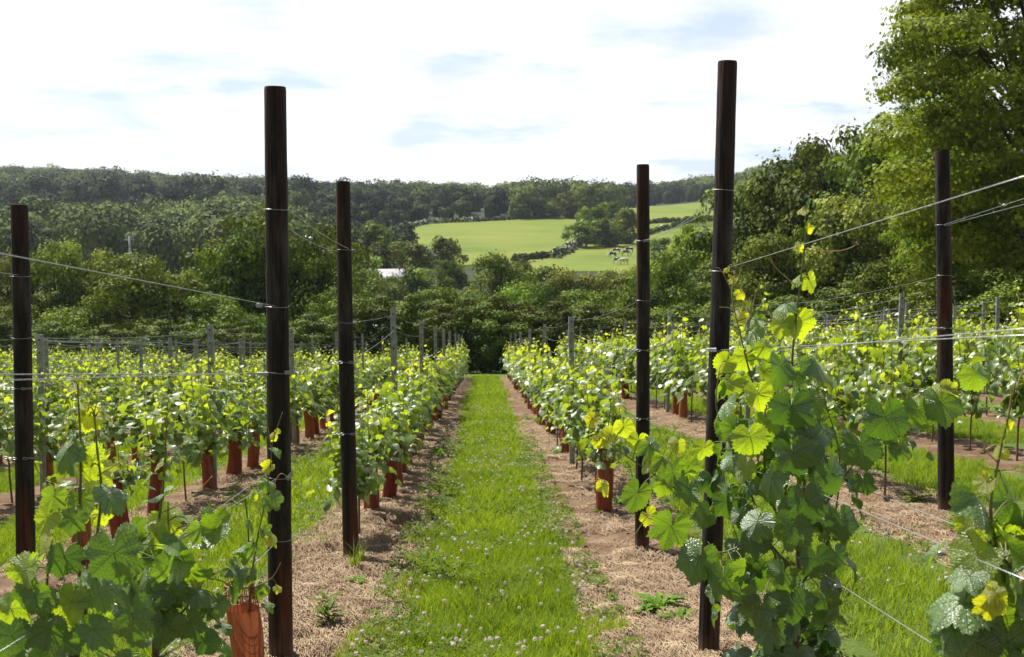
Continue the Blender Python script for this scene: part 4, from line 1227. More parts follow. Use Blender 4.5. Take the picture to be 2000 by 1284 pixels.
# how large each shows: nearer first, hidden far rows last
spots.sort(key=lambda s: s[0] + abs(s[1]) * .25)
print("vine spots", len(spots))
rest = MB(); nth = {}
for i, (y, r, x, k) in enumerate(spots):
    z = float(ground(x, y)) - .01; rot = random.choice([0, math.pi]) + random.uniform(-.2, .2)
    small = False
    if i < 296:
        young = (r == -2.95 and y < 9.5) or random.random() < (.10 if r > 0 else .06)
        e = None; s = random.uniform(.88, 1.1) + (.07 if r > 2 else 0)
        lab = f"{'small sparse' if young else 'bushy'} grapevine, {ordinal(k)} along, in {row_name(r)}"
        if y < 15.5:
            pr = PS[random.randrange(3)] if young else PM[random.randrange(12)]
            e = link("grapevine", None); link("stem", pr[0], e); link("foliage", pr[1], e)
        else:
            e = link("grapevine", PF[random.randrange(8)][2])
            if young: e.scale = (.8, .8, .8); s = .75
        e.location = (x, y, z); e.rotation_euler = (0, 0, rot); e.scale = (s, s, s * random.uniform(.9, 1.08) * (.93 if r < 0 else 1))
        tag(e, lab, "vine", "grapevines trained along the rows")
    else:
        al = PF[random.randrange(8)][3]; V = np.concatenate(al.V); ca, sa = math.cos(rot), math.sin(rot); s = random.uniform(.88, 1.08)
        W = np.stack([(V[:, 0] * ca - V[:, 1] * sa) * s + x, (V[:, 0] * sa + V[:, 1] * ca) * s + y, V[:, 2] * s + z], -1)
        n0 = rest.n
        rest.V.append(W); rest.A.append(np.concatenate(al.A)); rest.U.append(np.concatenate(al.U)); rest.n += len(V)
        rest.T.append(np.concatenate(al.T) + n0); rest.mT.append(np.concatenate(al.mT)); rest.Q.append(np.concatenate(al.Q) + n0); rest.mQ.append(np.concatenate(al.mQ))
    pg = (.92 if r > -4 else .8) if r < 0 else ((.1 if y < 13.5 else .75) if r == 1.05 else .08)
    if r == 1.05 and k == 0: pg = 1
    if r < -8 or r > 8: pg = 0
    if y > 30 and abs(r) > 1.1: pg = 0
    if random.random() < pg:
        guard(x, y, f"red-brown guard round the {ordinal(k)} vine in the {row_name(r)}", y > 16)
if rest.n:
    o = rest.obj("distant_vines", [M['leaf'], M['cane'], M['shoot']])
    tag(o, "countless far grapevines merging into one leafy mass in the back rows", "vines", kind="stuff")
print("guards", GUARDS)
o = guard(-.98, 4.35, "big orange-brown guard with netting top at the foot of the near wooden post"); o.scale = (1.0, 1.0, .95)

# ------------------------------------------------------------------ foreground vines, shoot by shoot
CAMV = Vector((0, 0, CAM_Z))
def near_vine(label, shoots, leaves, tendrils=(), fill=None, rsd=1, canes=()):
    rr_ = random.Random(rsd); e = link("grapevine", None)
    base = shoots[0][0][0]; e.location = base
    off = Vector(base)
    nodes = []
    for pts_, r0, r1, matk in shoots:
        mb = MB(); path = smooth_path(pts_, 7)
        rad = np.linspace(r0, r1, len(path)) * (1 + .22 * (np.arange(len(path)) % 7 == 0))
        add_tube(mb, [p - off for p in path], rad, 7, 0)
        mb.obj("shoot", [M[matk]], e, True); nodes += path
    lv = MB(); pt_ = MB()
    def put(pos, s, age, tip, nrm, var=None):
        # stalk from the closest shoot to the leaf's foot
        q = min(nodes, key=lambda p: (p - pos).length_squared)
        if .012 < (q - pos).length < .3:
            m_ = q.lerp(pos, .55) + Vector((0, 0, .012))
            add_tube(pt_, smooth_path([q - off, m_ - off, pos - off], 3), np.linspace(.0021, .0014, 7), 5, 0, cap=False)
        add_leaf(lv, pos - off, tip, nrm, s, age, 0, 0, var)
    for L_ in leaves:
        px, py, w, age = L_[:4]; Y = L_[4]
        s = w * Y / FPX * (1.25 if rsd == 5 else .92)
        tcam = (CAMV - pt(px, py, Y)).normalized()
        ang = L_[5] if len(L_) > 5 else rr_.uniform(-.9, .9)        # 0: tip down, clockwise seen from the camera
        tilt = min(1, (L_[6] if len(L_) > 6 else rr_.uniform(.15, .9)) * 1.1 + rr_.uniform(0, .18))       # 0 faces the camera, 1 lies flat
        right = Vector((1, 0, 0)); up = Vector((0, 0, 1))
        tip = (-up * math.cos(ang) + right * math.sin(ang))
        nrm = (tcam * (1 - tilt) + up * tilt + right * rr_.uniform(-.35, .35))
        tip = tip * 1.0 + tcam * rr_.uniform(-.1, .5) * tilt
        tipn = tip.normalized()
        pos = pt(px, py, Y) - tipn * s * .35
        put(pos, s, age, tip, nrm)
    if fill:
        for (cx_, cy_, z0, z1, rx, ry, n, s0, ages) in fill:
            for i in range(n):
                z = rr_.uniform(z0, z1); a = rr_.uniform(0, 2 * math.pi); k = rr_.random() ** .4
                pos = Vector((cx_ + rx * k * math.cos(a), cy_ + ry * k * math.sin(a), z))
                out = Vector((math.cos(a), math.sin(a), 0))
                t = (z - z0) / (z1 - z0)
                put(pos, s0 * rr_.uniform(.6, 1.1), max(0, min(1, ages[0] + (ages[1] - ages[0]) * t + rr_.gauss(0, .1))),
                    out * rr_.uniform(.1, .8) + Vector((rr_.gauss(0, .3), 0, rr_.uniform(-1.3, -.3))),
                    out * rr_.uniform(.3, 1) + Vector((0, 0, rr_.uniform(.15, .9))))
    if pt_.n:       # leaf stalks belong to the foliage
        lv.V += pt_.V; lv.A += pt_.A; lv.U += pt_.U
        lv.T += [t + lv.n for t in pt_.T]; lv.mT += [m + 1 for m in pt_.mT]; lv.Q += [q + lv.n for q in pt_.Q]; lv.mQ += [m + 1 for m in pt_.mQ]; lv.n += pt_.n
    lv.obj("foliage", [M['leaf_near'], M['shoot']], e, True)
    for td in tendrils:
        mb = MB(); path = smooth_path([pt(a, b, Y) for a, b, Y in td], 6); add_tube(mb, [p - off for p in path], np.linspace(.0019, .0009, len(path)), 5, 0)
        mb.obj("tendril", [M['tendril']], e, True)
    tag(e, label, "vine"); return e
def sh(Y, pts_, r0=.005, r1=.0018, m='shoot', Y1=None):
    Y1 = Y1 or Y; n = len(pts_)
    return ([pt(p[0], p[1], Y + (Y1 - Y) * i / (n - 1)) for i, p in enumerate(pts_)], r0, r1, m)
def gp(x, y): return Vector((x, y, float(ground(x, y)) - .02))

# A: the big leafy vine by the tall post
YA = 3.65
near_vine("big dense grapevine hiding the tall post's foot, its one long shoot above the rest",
  [([gp(1.07, YA), pt(1556, 1240, YA), pt(1560, 1080, YA)], .012, .009, 'cane'),
   sh(YA, [(1560, 1080), (1572, 900), (1556, 800), (1547, 720), (1553, 640), (1562, 560), (1572, 480), (1574, 420), (1583, 376)], .006, .0015),
   sh(YA, [(1560, 1080), (1500, 960), (1490, 820), (1465, 730), (1445, 650), (1430, 575), (1441, 505)], .0055, .0014, 'shoot', 4.0),
   sh(YA, [(1555, 1120), (1450, 1010), (1370, 985), (1290, 935), (1215, 885), (1150, 835)], .0045, .0015, 'cane', 4.2),
   sh(YA, [(1555, 1110), (1480, 1060), (1400, 1080), (1330, 1040), (1262, 1010)], .0045, .0015, 'shoot', 3.7),
   sh(YA, [(1560, 1060), (1630, 960), (1690, 880), (1770, 830), (1850, 790), (1885, 765)], .0045, .0015, 'shoot', 3.4),
   sh(YA, [(1560, 1150), (1620, 1050), (1640, 900), (1610, 780)], .0045, .0018, 'shoot', 3.5),
   sh(YA, [(1520, 1100), (1440, 900), (1400, 800), (1405, 720)], .0045, .0018, 'shoot', 3.75)],
  [ # x, y, width, age, depth, (tip angle, tilt)
   (1560, 415, 30, 1, YA, -.9, .6), (1584, 452, 26, 1, YA, .7, .3), (1561, 490, 26, .98, YA, -.2, .2), (1585, 562, 48, .8, YA, .3, .1), (1550, 552, 30, .85, YA, -1, .4),
   (1518, 600, 62, .45, YA, -1.2, .75), (1525, 648, 62, .82, YA - .03, -.3, .1), (1572, 652, 82, .8, YA, .5, .1), (1470, 640, 50, .6, 3.95, -.5, .6),
   (1428, 552, 22, 1, 4, -.8, .5), (1452, 580, 28, 1, 4, .5, .2), (1440, 624, 38, 1, 3.95, -.6, .2), (1462, 600, 24, 1, 3.95, .9, .5), (1415, 525, 16, 1, 4, -1.2, .6), (1432, 540, 16, 1, 4, 1, .6),
   (1466, 668, 60, .55, 3.9, -.4, .8), (1408, 722, 56, .8, 3.8, -.6, .35), (1465, 716, 66, .75, 3.85, .3, .2), (1500, 690, 50, .7, 3.8, .6, .5), (1530, 745, 96, .25, 3.5, .2, .45),
   (1482, 795, 82, .82, 3.6, .1, .12), (1398, 800, 84, .5, 3.7, -.9, .85), (1560, 740, 70, .5, 3.6, .8, .8), (1612, 720, 86, .35, 3.55, 1.0, .5), (1600, 800, 70, .4, 3.5, .7, .3),
   (1420, 850, 60, .4, 3.6, -.8, .3), (1545, 830, 108, .12, 3.4, 0, .3), (1470, 880, 84, .7, 3.5, .2, .2), (1555, 920, 112, .08, 3.35, .2, .25), (1500, 960, 84, .35, 3.45, -.3, .6),
   (1450, 930, 60, .7, 3.55, -.3, .25), (1600, 880, 90, .15, 3.4, .5, .3), (1640, 950, 90, .15, 3.4, .6, .35), (1580, 1010, 100, .1, 3.35, .2, .2), (1650, 1040, 80, .1, 3.45, .3, .2),
   (1540, 1060, 96, .2, 3.35, -.2, .3), (1470, 1040, 80, .3, 3.4, -.4, .5), (1600, 1120, 96, .06, 3.4, .2, .2), (1520, 1150, 90, .25, 3.4, -.3, .3), (1455, 1130, 70, .5, 3.45, 0, .7),
   (1550, 1210, 100, .1, 3.4, .1, .3), (1470, 1215, 90, .2, 3.4, -.4, .3), (1620, 1190, 70, .1, 3.5, .4, .2), (1640, 1100, 60, .1, 3.5, .4, .2), (1500, 1255, 90, .12, 3.4, 0, .3),
   (1690, 900, 90, .15, 3.4, .3, .3), (1735, 850, 110, .15, 3.35, .2, .3), (1700, 820, 60, .75, 3.5, -.6, .6), (1775, 790, 60, .8, 3.4, -.9, .6), (1800, 830, 90, .35, 3.35, .2, .5),
   (1845, 815, 92, .35, 3.3, .3, .55), (1866, 768, 50, .95, 3.3, 1.2, .4), (1820, 770, 40, .9, 3.35, -.9, .3), (1760, 900, 60, .25, 3.4, .1, .2), (1690, 960, 60, .1, 3.45, .2, .2),
   (1150, 828, 38, 1, 4.2, -.8, .4), (1180, 862, 52, .92, 4.15, -.9, .2), (1165, 872, 36, .95, 4.15, -.4, .3), (1222, 850, 54, .88, 4.1, .2, .15), (1245, 880, 60, .8, 4.05, -.1, .15), (1285, 880, 60, .5, 4, .9, .4),
   (1262, 915, 50, .75, 4.0, -.5, .3), (1310, 905, 56, .6, 3.95, .9, .4), (1318, 940, 60, .4, 3.9, .2, .3), (1292, 960, 56, .55, 3.9, -.3, .25), (1352, 925, 56, .5, 3.9, .4, .2), (1340, 975, 66, .25, 3.85, -.2, .25),
   (1372, 890, 50, .75, 3.85, -.2, .2), (1395, 960, 70, .15, 3.8, .2, .3), (1380, 1020, 60, .2, 3.8, -.2, .3), (1425, 1000, 70, .2, 3.7, .3, .3), (1320, 880, 40, .9, 3.95, -.2, .1),
   (1238, 985, 74, .4, 3.95, -.3, .5), (1276, 1018, 46, .92, 3.8, .7, .3), (1304, 1058, 100, .4, 3.6, -.2, .35), (1362, 1055, 64, .9, 3.65, 1.1, .3), (1355, 1122, 108, .3, 3.5, -.3, .35),
   (1412, 1088, 62, .78, 3.6, .9, .35), (1190, 955, 46, 1, 4.15, .9, .4), (1420, 1160, 100, .25, 3.45, .2, .35), (1388, 1170, 50, .3, 3.6, -.3, .3), (1455, 1180, 60, .4, 3.4, .3, .6),
  ],
  [[(1566, 488, YA), (1600, 491, YA), (1640, 490, YA - .02), (1662, 484, YA - .03), (1671, 477, YA - .03), (1665, 473, YA - .04)], [(1640, 490, YA - .02), (1625, 492, YA), (1618, 498, YA)],
   [(1552, 556, YA), (1520, 528, YA), (1498, 502, YA), (1480, 489, YA)], [(1510, 514, YA), (1503, 500, YA), (1500, 493, YA)], [(1583, 376, YA), (1590, 383, YA), (1592, 372, YA)],
   [(1430, 570, 4), (1410, 530, 4), (1398, 522, 4)], [(1436, 560, 4), (1448, 520, 4), (1437, 500, 4)], [(1466, 640, 4), (1430, 605, 4), (1405, 600, 4)], [(1470, 600, 4), (1478, 565, 4)],
   [(1262, 1010, 3.7), (1235, 1050, 3.75), (1210, 1062, 3.8)], [(1190, 950, 4.1), (1165, 940, 4.1), (1145, 945, 4.1)]],
  fill=[(1.07, YA + .12, -.25, .85, .26, .2, 165, .115, (.05, .4)), (1.0, YA + .15, .7, 1.08, .2, .16, 26, .085, (.3, .7))], rsd=3)

# B: vine at the picture's lower edge beyond the lowest wire
YB = 2.3
near_vine("pale-leaved grapevine cut by the picture's corner, with golden tip leaves",
  [([gp(1.12, YB), pt(1985, 1350, YB), pt(1975, 1240, YB)], .011, .008, 'cane'),
   sh(YB, [(1975, 1240), (1960, 1130), (1935, 1000), (1950, 900), (1968, 820), (1985, 740)], .005, .0015),
   sh(YB, [(1975, 1240), (1990, 1150), (1960, 1090), (1905, 1030)], .0045, .002, 'cane'),
   sh(YB, [(1975, 1260), (1920, 1200), (1900, 1130)], .004, .0018)],
  [(1948, 1005, 110, .35, YB, .9, .8), (1990, 1010, 80, .3, YB + .1, .4, .6), (1885, 1045, 64, .85, YB, -.8, .3), (1880, 1105, 86, .85, YB - .05, -.9, .25), (1912, 1040, 36, .4, YB, .2, .8),
   (1985, 1090, 90, .4, YB - .05, .6, .8), (1850, 1190, 100, .45, YB - .1, -1.1, .7), (1845, 1255, 70, .5, YB - .1, -.6, .7), (1905, 1105, 40, .95, YB, .4, .5),
   (1925, 1175, 50, 1, YB - .15, -.7, .25), (1955, 1165, 50, 1, YB - .15, .8, .4), (1935, 1205, 56, 1, YB - .15, .1, .2), (1910, 1160, 30, 1, YB - .1, -1, .5),
   (1930, 1260, 130, .4, YB - .1, -.2, .6), (1990, 1230, 110, .3, YB - .05, .4, .6), (1890, 1290, 110, .2, YB - .1, .2, .5), (1975, 1300, 110, .2, YB - .1, .2, .4), (1880, 1240, 60, .3, YB, -.2, .2),
   (1912, 953, 44, .95, YB, -.9, .3), (1970, 945, 54, .5, YB, .8, .7), (1962, 860, 22, 1, YB, .8, .4), (1948, 893, 30, 1, YB, -.6, .4), (1975, 835, 20, 1, YB, .9, .5), (1915, 750, 50, .6, 2.9, .5, .5),
   (1995, 1170, 60, .6, YB - .1, .5, .4), (1955, 1130, 60, .4, YB, -.4, .5)],
  [[(1950, 905, YB), (1925, 880, YB), (1922, 868, YB), (1905, 860, YB)], [(1925, 880, YB), (1940, 870, YB), (1955, 868, YB)], [(1945, 920, YB), (1975, 918, YB), (2010, 925, YB)], [(1945, 918, YB), (1920, 912, YB), (1908, 905, YB)],
   [(1985, 760, YB), (1995, 730, YB), (2005, 700, YB)], [(1968, 820, YB), (1975, 770, YB), (1970, 740, YB)]],
  fill=[(1.16, YB, .3, .88, .16, .16, 40, .12, (.25, .6))], rsd=5)

# C: leafy pair of vines low by the lone post
YC = 2.6
near_vine("near grapevine with tall upright shoots in front of the lone dark post",
  [([gp(-.95, YC), pt(140, 1340, YC), pt(150, 1260, YC)], .012, .009, 'cane'),
   sh(YC, [(135, 1290), (155, 1180), (153, 1060), (157, 960), (158, 880), (154, 800), (150, 735)], .0055, .0016),
   sh(YC, [(150, 1290), (172, 1170), (188, 1060), (198, 960), (190, 880), (184, 805)], .0055, .0018),
   sh(YC, [(150, 1290), (95, 1180), (100, 1060), (110, 960)], .0045, .0018, 'shoot'),
   sh(YC, [(150, 1290), (60, 1230), (30, 1180)], .0045, .002, 'cane')],
  [(163, 745, 24, 1, YC, .8, .6), (134, 770, 42, .95, YC, -1.1, .5), (188, 828, 62, .92, YC, .7, .15), (163, 818, 48, .95, YC, -.5, .2), (212, 818, 36, .9, YC, .9, .7),
   (110, 905, 104, .3, YC, -.7, .35), (205, 935, 116, .85, YC + .05, .9, .3), (168, 930, 60, .85, YC, -.5, .2), (235, 985, 92, .35, YC - .1, .8, .7), (165, 990, 60, .5, YC, .4, .7),
   (102, 990, 66, .5, YC - .1, -.2, .3), (82, 1030, 70, .8, YC - .1, -.6, .2), (78, 1062, 56, .98, YC - .1, -1, .3), (138, 1035, 66, .3, YC - .1, -.3, .2), (205, 1020, 50, .9, YC + .1, .4, .2),
   (35, 1140, 96, .75, YC - .15, -.5, .3), (48, 1190, 96, .25, YC - .15, -.5, .3), (120, 1115, 84, .15, YC - .1, -.2, .2), (228, 1120, 124, .2, YC - .2, .1, .25), (175, 1090, 50, .5, YC, -.2, .6),
   (165, 1190, 56, .3, YC, -.2, .2), (260, 1240, 130, .15, YC - .2, 0, .3), (130, 1175, 56, .5, YC - .1, -.3, .2), (90, 1255, 90, .15, YC - .15, -.2, .3), (15, 1215, 80, .7, YC - .1, -.3, .2),
   (170, 1250, 70, .35, YC - .1, .3, .2), (30, 1270, 90, .15, YC - .15, .2, .3), (195, 1150, 60, .3, YC, .4, .5), (205, 1235, 60, .6, YC, .2, .3), (120, 1215, 70, .2, YC, .2, .3), (85, 960, 30, .9, YC, -.4, .6),
   (170, 870, 34, .8, YC, .6, .7), (215, 1065, 60, .4, YC, .7, .5)],
  [[(190, 930, YC), (240, 900, YC), (280, 878, YC), (290, 874, YC)], [(155, 760, YC), (175, 770, YC), (205, 768, YC)], [(184, 805, YC), (190, 780, YC), (187, 770, YC)], [(155, 775, YC), (152, 745, YC), (148, 730, YC)],
   [(100, 1000, YC), (85, 960, YC), (88, 945, YC)]],
  fill=[(-.95, YC + .02, .1, .7, .24, .2, 52, .11, (.2, .5)), (-1.25, YC + .15, -.1, .5, .2, .2, 30, .11, (.1, .45))], rsd=8)
YD = 3.1
near_vine("near grapevine of dark leaves between the upright shoots and the netted guard",
  [([gp(-.95, YD), pt(305, 1290, YD), pt(302, 1200, YD)], .011, .009, 'cane'),
   sh(YD, [(302, 1250), (300, 1120), (310, 1020), (318, 960), (322, 900), (324, 850), (328, 815)], .0055, .0015),
   sh(YD, [(302, 1250), (340, 1150), (330, 1050), (328, 980)], .0045, .0018), sh(YD, [(302, 1250), (262, 1160), (272, 1090)], .0045, .0018), sh(YD, [(302, 1250), (370, 1180), (400, 1130)], .0045, .0018, 'cane')],
  [(303, 912, 36, .75, YD, -.7, .7), (335, 935, 38, .7, YD, .9, .7), (282, 940, 34, .7, YD, -.8, .7), (300, 978, 66, .5, YD, -.9, .75), (340, 1025, 74, .85, YD, .8, .3), (275, 1060, 66, .75, YD, -.9, .3),
   (360, 1070, 76, .6, YD - .05, .7, .6), (255, 1085, 70, .4, YD, -.8, .6), (300, 1065, 60, .7, YD - .05, -.2, .3), (365, 1110, 70, .7, YD - .05, .9, .4), (345, 1140, 66, .5, YD, .5, .3), (290, 1120, 70, .2, YD, -.3, .3),
   (345, 1180, 90, .12, YD - .1, .3, .2), (300, 1200, 90, .12, YD - .1, -.2, .3), (400, 1170, 66, .25, YD - .1, .9, .5), (320, 1250, 100, .12, YD - .1, 0, .3), (260, 1180, 70, .2, YD - .05, -.4, .3), (380, 1240, 80, .2, YD - .1, .4, .3),
   (395, 1205, 60, .2, YD, .6, .2), (330, 1100, 60, .5, YD, .2, .8), (372, 1020, 30, .8, YD, .8, .7), (250, 1135, 60, .4, YD, -.7, .3), (410, 1270, 60, .15, YD, .4, .3)],
  [[(320, 1000, YD), (370, 975, YD), (415, 930, YD)], [(322, 900, YD), (345, 880, YD), (350, 870, YD)], [(324, 860, YD), (318, 840, YD), (330, 800, YD)], [(300, 1060, YD), (285, 1040, YD), (330, 1010, YD)]],
  fill=[(-.94, YD + .05, .0, .62, .22, .16, 58, .10, (.1, .5))], rsd=9)
YE = 4.35
near_vine("slight young grapevine growing out of the netted guard by the near post",
  [([gp(-.98, YE), pt(488, 1180, YE), pt(492, 1120, YE)], .007, .005, 'cane'),
   sh(YE, [(492, 1120), (505, 1040), (518, 980), (528, 910), (534, 860), (552, 805)], .004, .0013), sh(YE, [(492, 1150), (530, 1130), (548, 1100)], .003, .0015), sh(YE, [(492, 1150), (470, 1110), (450, 1090)], .003, .0015),
   sh(YE, [(486, 1060), (482, 1000), (478, 975)], .003, .003, 'cane')],
  [(530, 858, 20, 1, YE, -.6, .4), (545, 845, 14, 1, YE, .8, .4), (516, 918, 36, .95, YE, -.9, .3), (543, 888, 30, .5, YE, .8, .7), (532, 950, 42, .55, YE, .9, .6), (540, 988, 48, .3, YE - .05, .6, .3), (488, 972, 26, .85, YE, -.8, .4),
   (500, 1028, 44, .5, YE, .9, .8), (538, 1058, 34, .95, YE, .9, .5), (520, 1050, 40, .4, YE, .4, .6), (468, 1072, 48, .45, YE, -.9, .8), (495, 1085, 48, .35, YE - .05, .3, .7), (442, 1120, 44, .2, YE - .05, -.6, .3),
   (462, 1130, 44, .25, YE - .05, -.2, .3), (487, 1140, 48, .25, YE - .05, .1, .4), (524, 1150, 38, .6, YE, .7, .6), (548, 1152, 24, 1, YE, .9, .4), (530, 1190, 34, .5, YE, .9, .6), (505, 1170, 44, .3, YE, .2, .5), (470, 1100, 40, .5, YE, -.4, .6)],
  [[(530, 880, YE), (526, 850, YE), (522, 830, YE)], [(520, 980, YE), (545, 928, YE), (562, 932, YE), (568, 925, YE)]], rsd=12)

# ------------------------------------------------------------------ straw, grass, clover, weeds
def ground_fast(X, Y): return ground(X, Y)
def straw():
    rng = np.random.default_rng(5)
    N = 170000
    y = 3.7 + 16 * rng.random(N) ** 1.5; r = np.array([-.95, 1.05, -2.95, 3.25])[rng.choice(4, N, p=[.36, .34, .15, .15])]
    x = r + rng.uniform(-.56, .56, N) * (1 - .12 * rng.random(N))
    k = vnoise(x, y, 1.3) + .6 * vnoise(x, y, 5) + .35 * rng.standard_normal(N) * .5 > -.38; x, y = x[k], y[k]; n = len(x)
    L = (.03 + .09 * rng.random(n)); w = (.0006 + .0008 * rng.random(n)) * (1 + .06 * y); a = rng.random(n) * math.pi
    a = a * .6 + .5
    ca, sa = np.cos(a), np.sin(a)
    V = []
    for t in (-.5, 0, .5):
        bend = .12 * L * (1 - 4 * t * t) * rng.standard_normal(n)
        cx_ = x + ca * L * t - sa * bend; cy_ = y + sa * L * t + ca * bend
        z = ground(cx_, cy_) + .004 + .018 * rng.random(n) * (1 if t else 1.3)
        V.append(np.stack([cx_ - sa * w, cy_ + ca * w, z], -1)); V.append(np.stack([cx_ + sa * w, cy_ - ca * w, z + .001], -1))
    V = np.stack(V, 1).reshape(-1, 3); b = np.arange(n)[:, None] * 6
    F = np.concatenate([b + [0, 1, 3, 2], b + [2, 3, 5, 4]])
    o = link("dry_straw", mesh("dry_straw", V, F, [M['straw']]))
    tag(o, "dry cut straw lying over the bare soil under the rows", "straw", kind="stuff")
straw()
def clods():
    rng = np.random.default_rng(15); n = 9000
    y = 3.7 + 14 * rng.random(n) ** 1.5; r = np.array([-.95, 1.05, -2.95, 3.25])[rng.choice(4, n, p=[.36, .34, .15, .15])]; x = r + rng.uniform(-.52, .52, n)
    k = vnoise(x, y, 1.7) < .25; x, y = x[k], y[k]; n = len(x)
    O = np.array([(1, 0, 0), (-1, 0, 0), (0, 1, 0), (0, -1, 0), (0, 0, 1), (0, 0, -1), (.7, .7, .3), (-.7, .6, .4), (-.6, -.7, .3), (.7, -.6, .4)], float)
    F0 = [(6, 4, 0), (2, 4, 6), (7, 4, 2), (1, 4, 7), (8, 4, 1), (3, 4, 8), (9, 4, 3), (0, 4, 9), (6, 0, 5), (6, 5, 2), (2, 5, 7), (7, 5, 1), (1, 5, 8), (8, 5, 3), (3, 5, 9), (9, 5, 0)]
    s = .003 + .012 * rng.random(n) ** 3
    P = O[None] * (1 + .35 * rng.standard_normal((n, 10, 3))) * s[:, None, None] * [1, 1, .7]
    P[:, :, 0] += x[:, None]; P[:, :, 1] += y[:, None]; P[:, :, 2] += (ground(x, y) + .002)[:, None]
    F = (np.arange(n)[:, None, None] * 10 + np.array(F0)[None]).reshape(-1, 3)
    o = link("soil_clods", mesh("soil_clods", P.reshape(-1, 3), F, [M['clod']])); tag(o, "crumbs and small clods of reddish soil under the rows", "soil", kind="stuff")
clods()

LANES = [(.05 - .02, .62), (-1.95, .55), (2.15, .62), (-3.95, .6), (4.3, .6), (-5.95, .6), (6.3, .6)]
def grass():
    rng = np.random.default_rng(6); V = []; F = []; T_ = []; off = 0
    def batch(n, lane, hw, y0, y1, hgt, wid, edge=.35):
        nonlocal off
        y = y0 + (y1 - y0) * rng.random(n); x = lane + hw * (rng.random(n) * 2 - 1) * 1.22
        e = np.abs(x - lane) / hw
        k = ((e < .86 + .38 * vnoise(x, y, 3.0)) if hgt > .06 else (np.abs(e) > .3) & (vnoise(x, y, 1.9) + .6 * vnoise(x, y, 6) > .42))
        px = 947 + FPX * x / y; k &= (px > -60) & (px < 2060)
        x, y, e = x[k], y[k], e[k]; n = len(x)
        cl = .5 + .5 * vnoise(x, y, 4.5) + .35 * vnoise(x, y, 1.3)
        h = hgt * (.45 + .8 * rng.random(n)) * (.6 + .75 * np.clip(cl, 0, 1.3)) * (1.1 - .45 * np.clip(e, 0, 1))
        w = wid * (.6 + .8 * rng.random(n)); a = rng.random(n) * 2 * math.pi
        la = rng.random(n) * 2 * math.pi; lean = h * (.25 + .75 * rng.random(n))
        z = ground(x, y) - .006
        ca, sa = np.cos(a) * w, np.sin(a) * w; lx, ly = np.cos(la) * lean, np.sin(la) * lean
        b0 = np.stack([x - ca, y - sa, z], -1); b1 = np.stack([x + ca, y + sa, z], -1)
        m0 = np.stack([x - ca * .7 + lx * .35, y - sa * .7 + ly * .35, z + h * .62], -1); m1 = np.stack([x + ca * .7 + lx * .35, y + sa * .7 + ly * .35, z + h * .62], -1)
        t = np.stack([x + lx, y + ly, z + h], -1)
        W = np.stack([b0, b1, m0, m1, t], 1).reshape(-1, 3); b = np.arange(n)[:, None] * 5 + off
        V.append(W); F.append(np.concatenate([b + [0, 1, 3], b + [0, 3, 2], b + [2, 3, 4]])); off += len(W)
        tt = np.clip(.5 + .3 * vnoise(x, y, 1.7) + .2 * rng.standard_normal(n), 0, 1); T_.append(np.repeat(tt, 5))
    batch(46000, .05, .60, 4.2, 8, .085, .0021); batch(36000, .05, .60, 8, 15, .085, .0034); batch(26000, .05, .6, 15, 30, .09, .0065); batch(12000, .05, .6, 30, 48, .1, .012)
    for ln, hw in LANES[1:]:
        y0 = max(4.0, abs(ln) * 1.9)
        batch(22000, ln, hw, y0, y0 + 5, .095, .0027); batch(15000, ln, hw, y0 + 5, y0 + 14, .1, .005); batch(5000, ln, hw, y0 + 14, 44, .11, .011)
    # ragged blades creeping over the soil
    for r in (-.95, 1.05, 3.25, -2.95):
        batch(9000, r, .6, 4.2, 18, .05, .0026)
    o = link("grass", mesh("grass", np.concatenate(V), np.concatenate(F), [M['grass']], None, {"tint": np.concatenate(T_)}))
    tag(o, "sunlit green grass of the paths between the vine rows", "grass", kind="stuff")
grass()

def clover_leaves():
    rng = np.random.default_rng(16); P = []; n0 = 15000
    ln = np.array([.05, -1.95, 2.15])[rng.choice(3, n0, p=[.6, .2, .2])]
    y = 4.2 + 12 * rng.random(n0) ** 1.5; x = ln + .68 * (rng.random(n0) * 2 - 1)
    k = vnoise(x, y, 2.3) + .5 * vnoise(x, y, 5) + .5 * (np.abs(x - ln) > .42) > .15; x, y = x[k], y[k]; n = len(x)
    z = ground(x, y) + .02 + .05 * rng.random(n)
    V = []; F = []
    N = np.stack([rng.normal(0, .35, n), rng.normal(0, .35, n), np.ones(n)], -1); N /= np.linalg.norm(N, axis=1)[:, None]
    u, v = ortho(N); a0 = rng.random(n) * 6.28; s = (.008 + .006 * rng.random(n)) * (1 + .03 * y); C = np.stack([x, y, z], -1)
    for j in range(3):
        a = (a0 + j * 2.094)[:, None]; d = u * np.cos(a) + v * np.sin(a); e = np.cross(N, d); q = s[:, None]
        V.append(np.stack([C, C + d * q - e * q * .6, C + d * q * 1.7 - e * q * .35 + N * q * .2, C + d * q * 1.7 + e * q * .35 + N * q * .2, C + d * q + e * q * .6], 1))
    V = np.stack(V, 1).reshape(-1, 3); b = np.arange(n * 3)[:, None] * 5
    F = np.concatenate([b + [0, 1, 2], b + [0, 2, 3], b + [0, 3, 4]])
    o = link("clover_leaves", mesh("clover_leaves", V, F, [M['weed']], None, {"tint": np.repeat(rng.random(n), 15)}))
    tag(o, "low clover leaves mixed through the grass paths", "clover", kind="stuff")
clover_leaves()
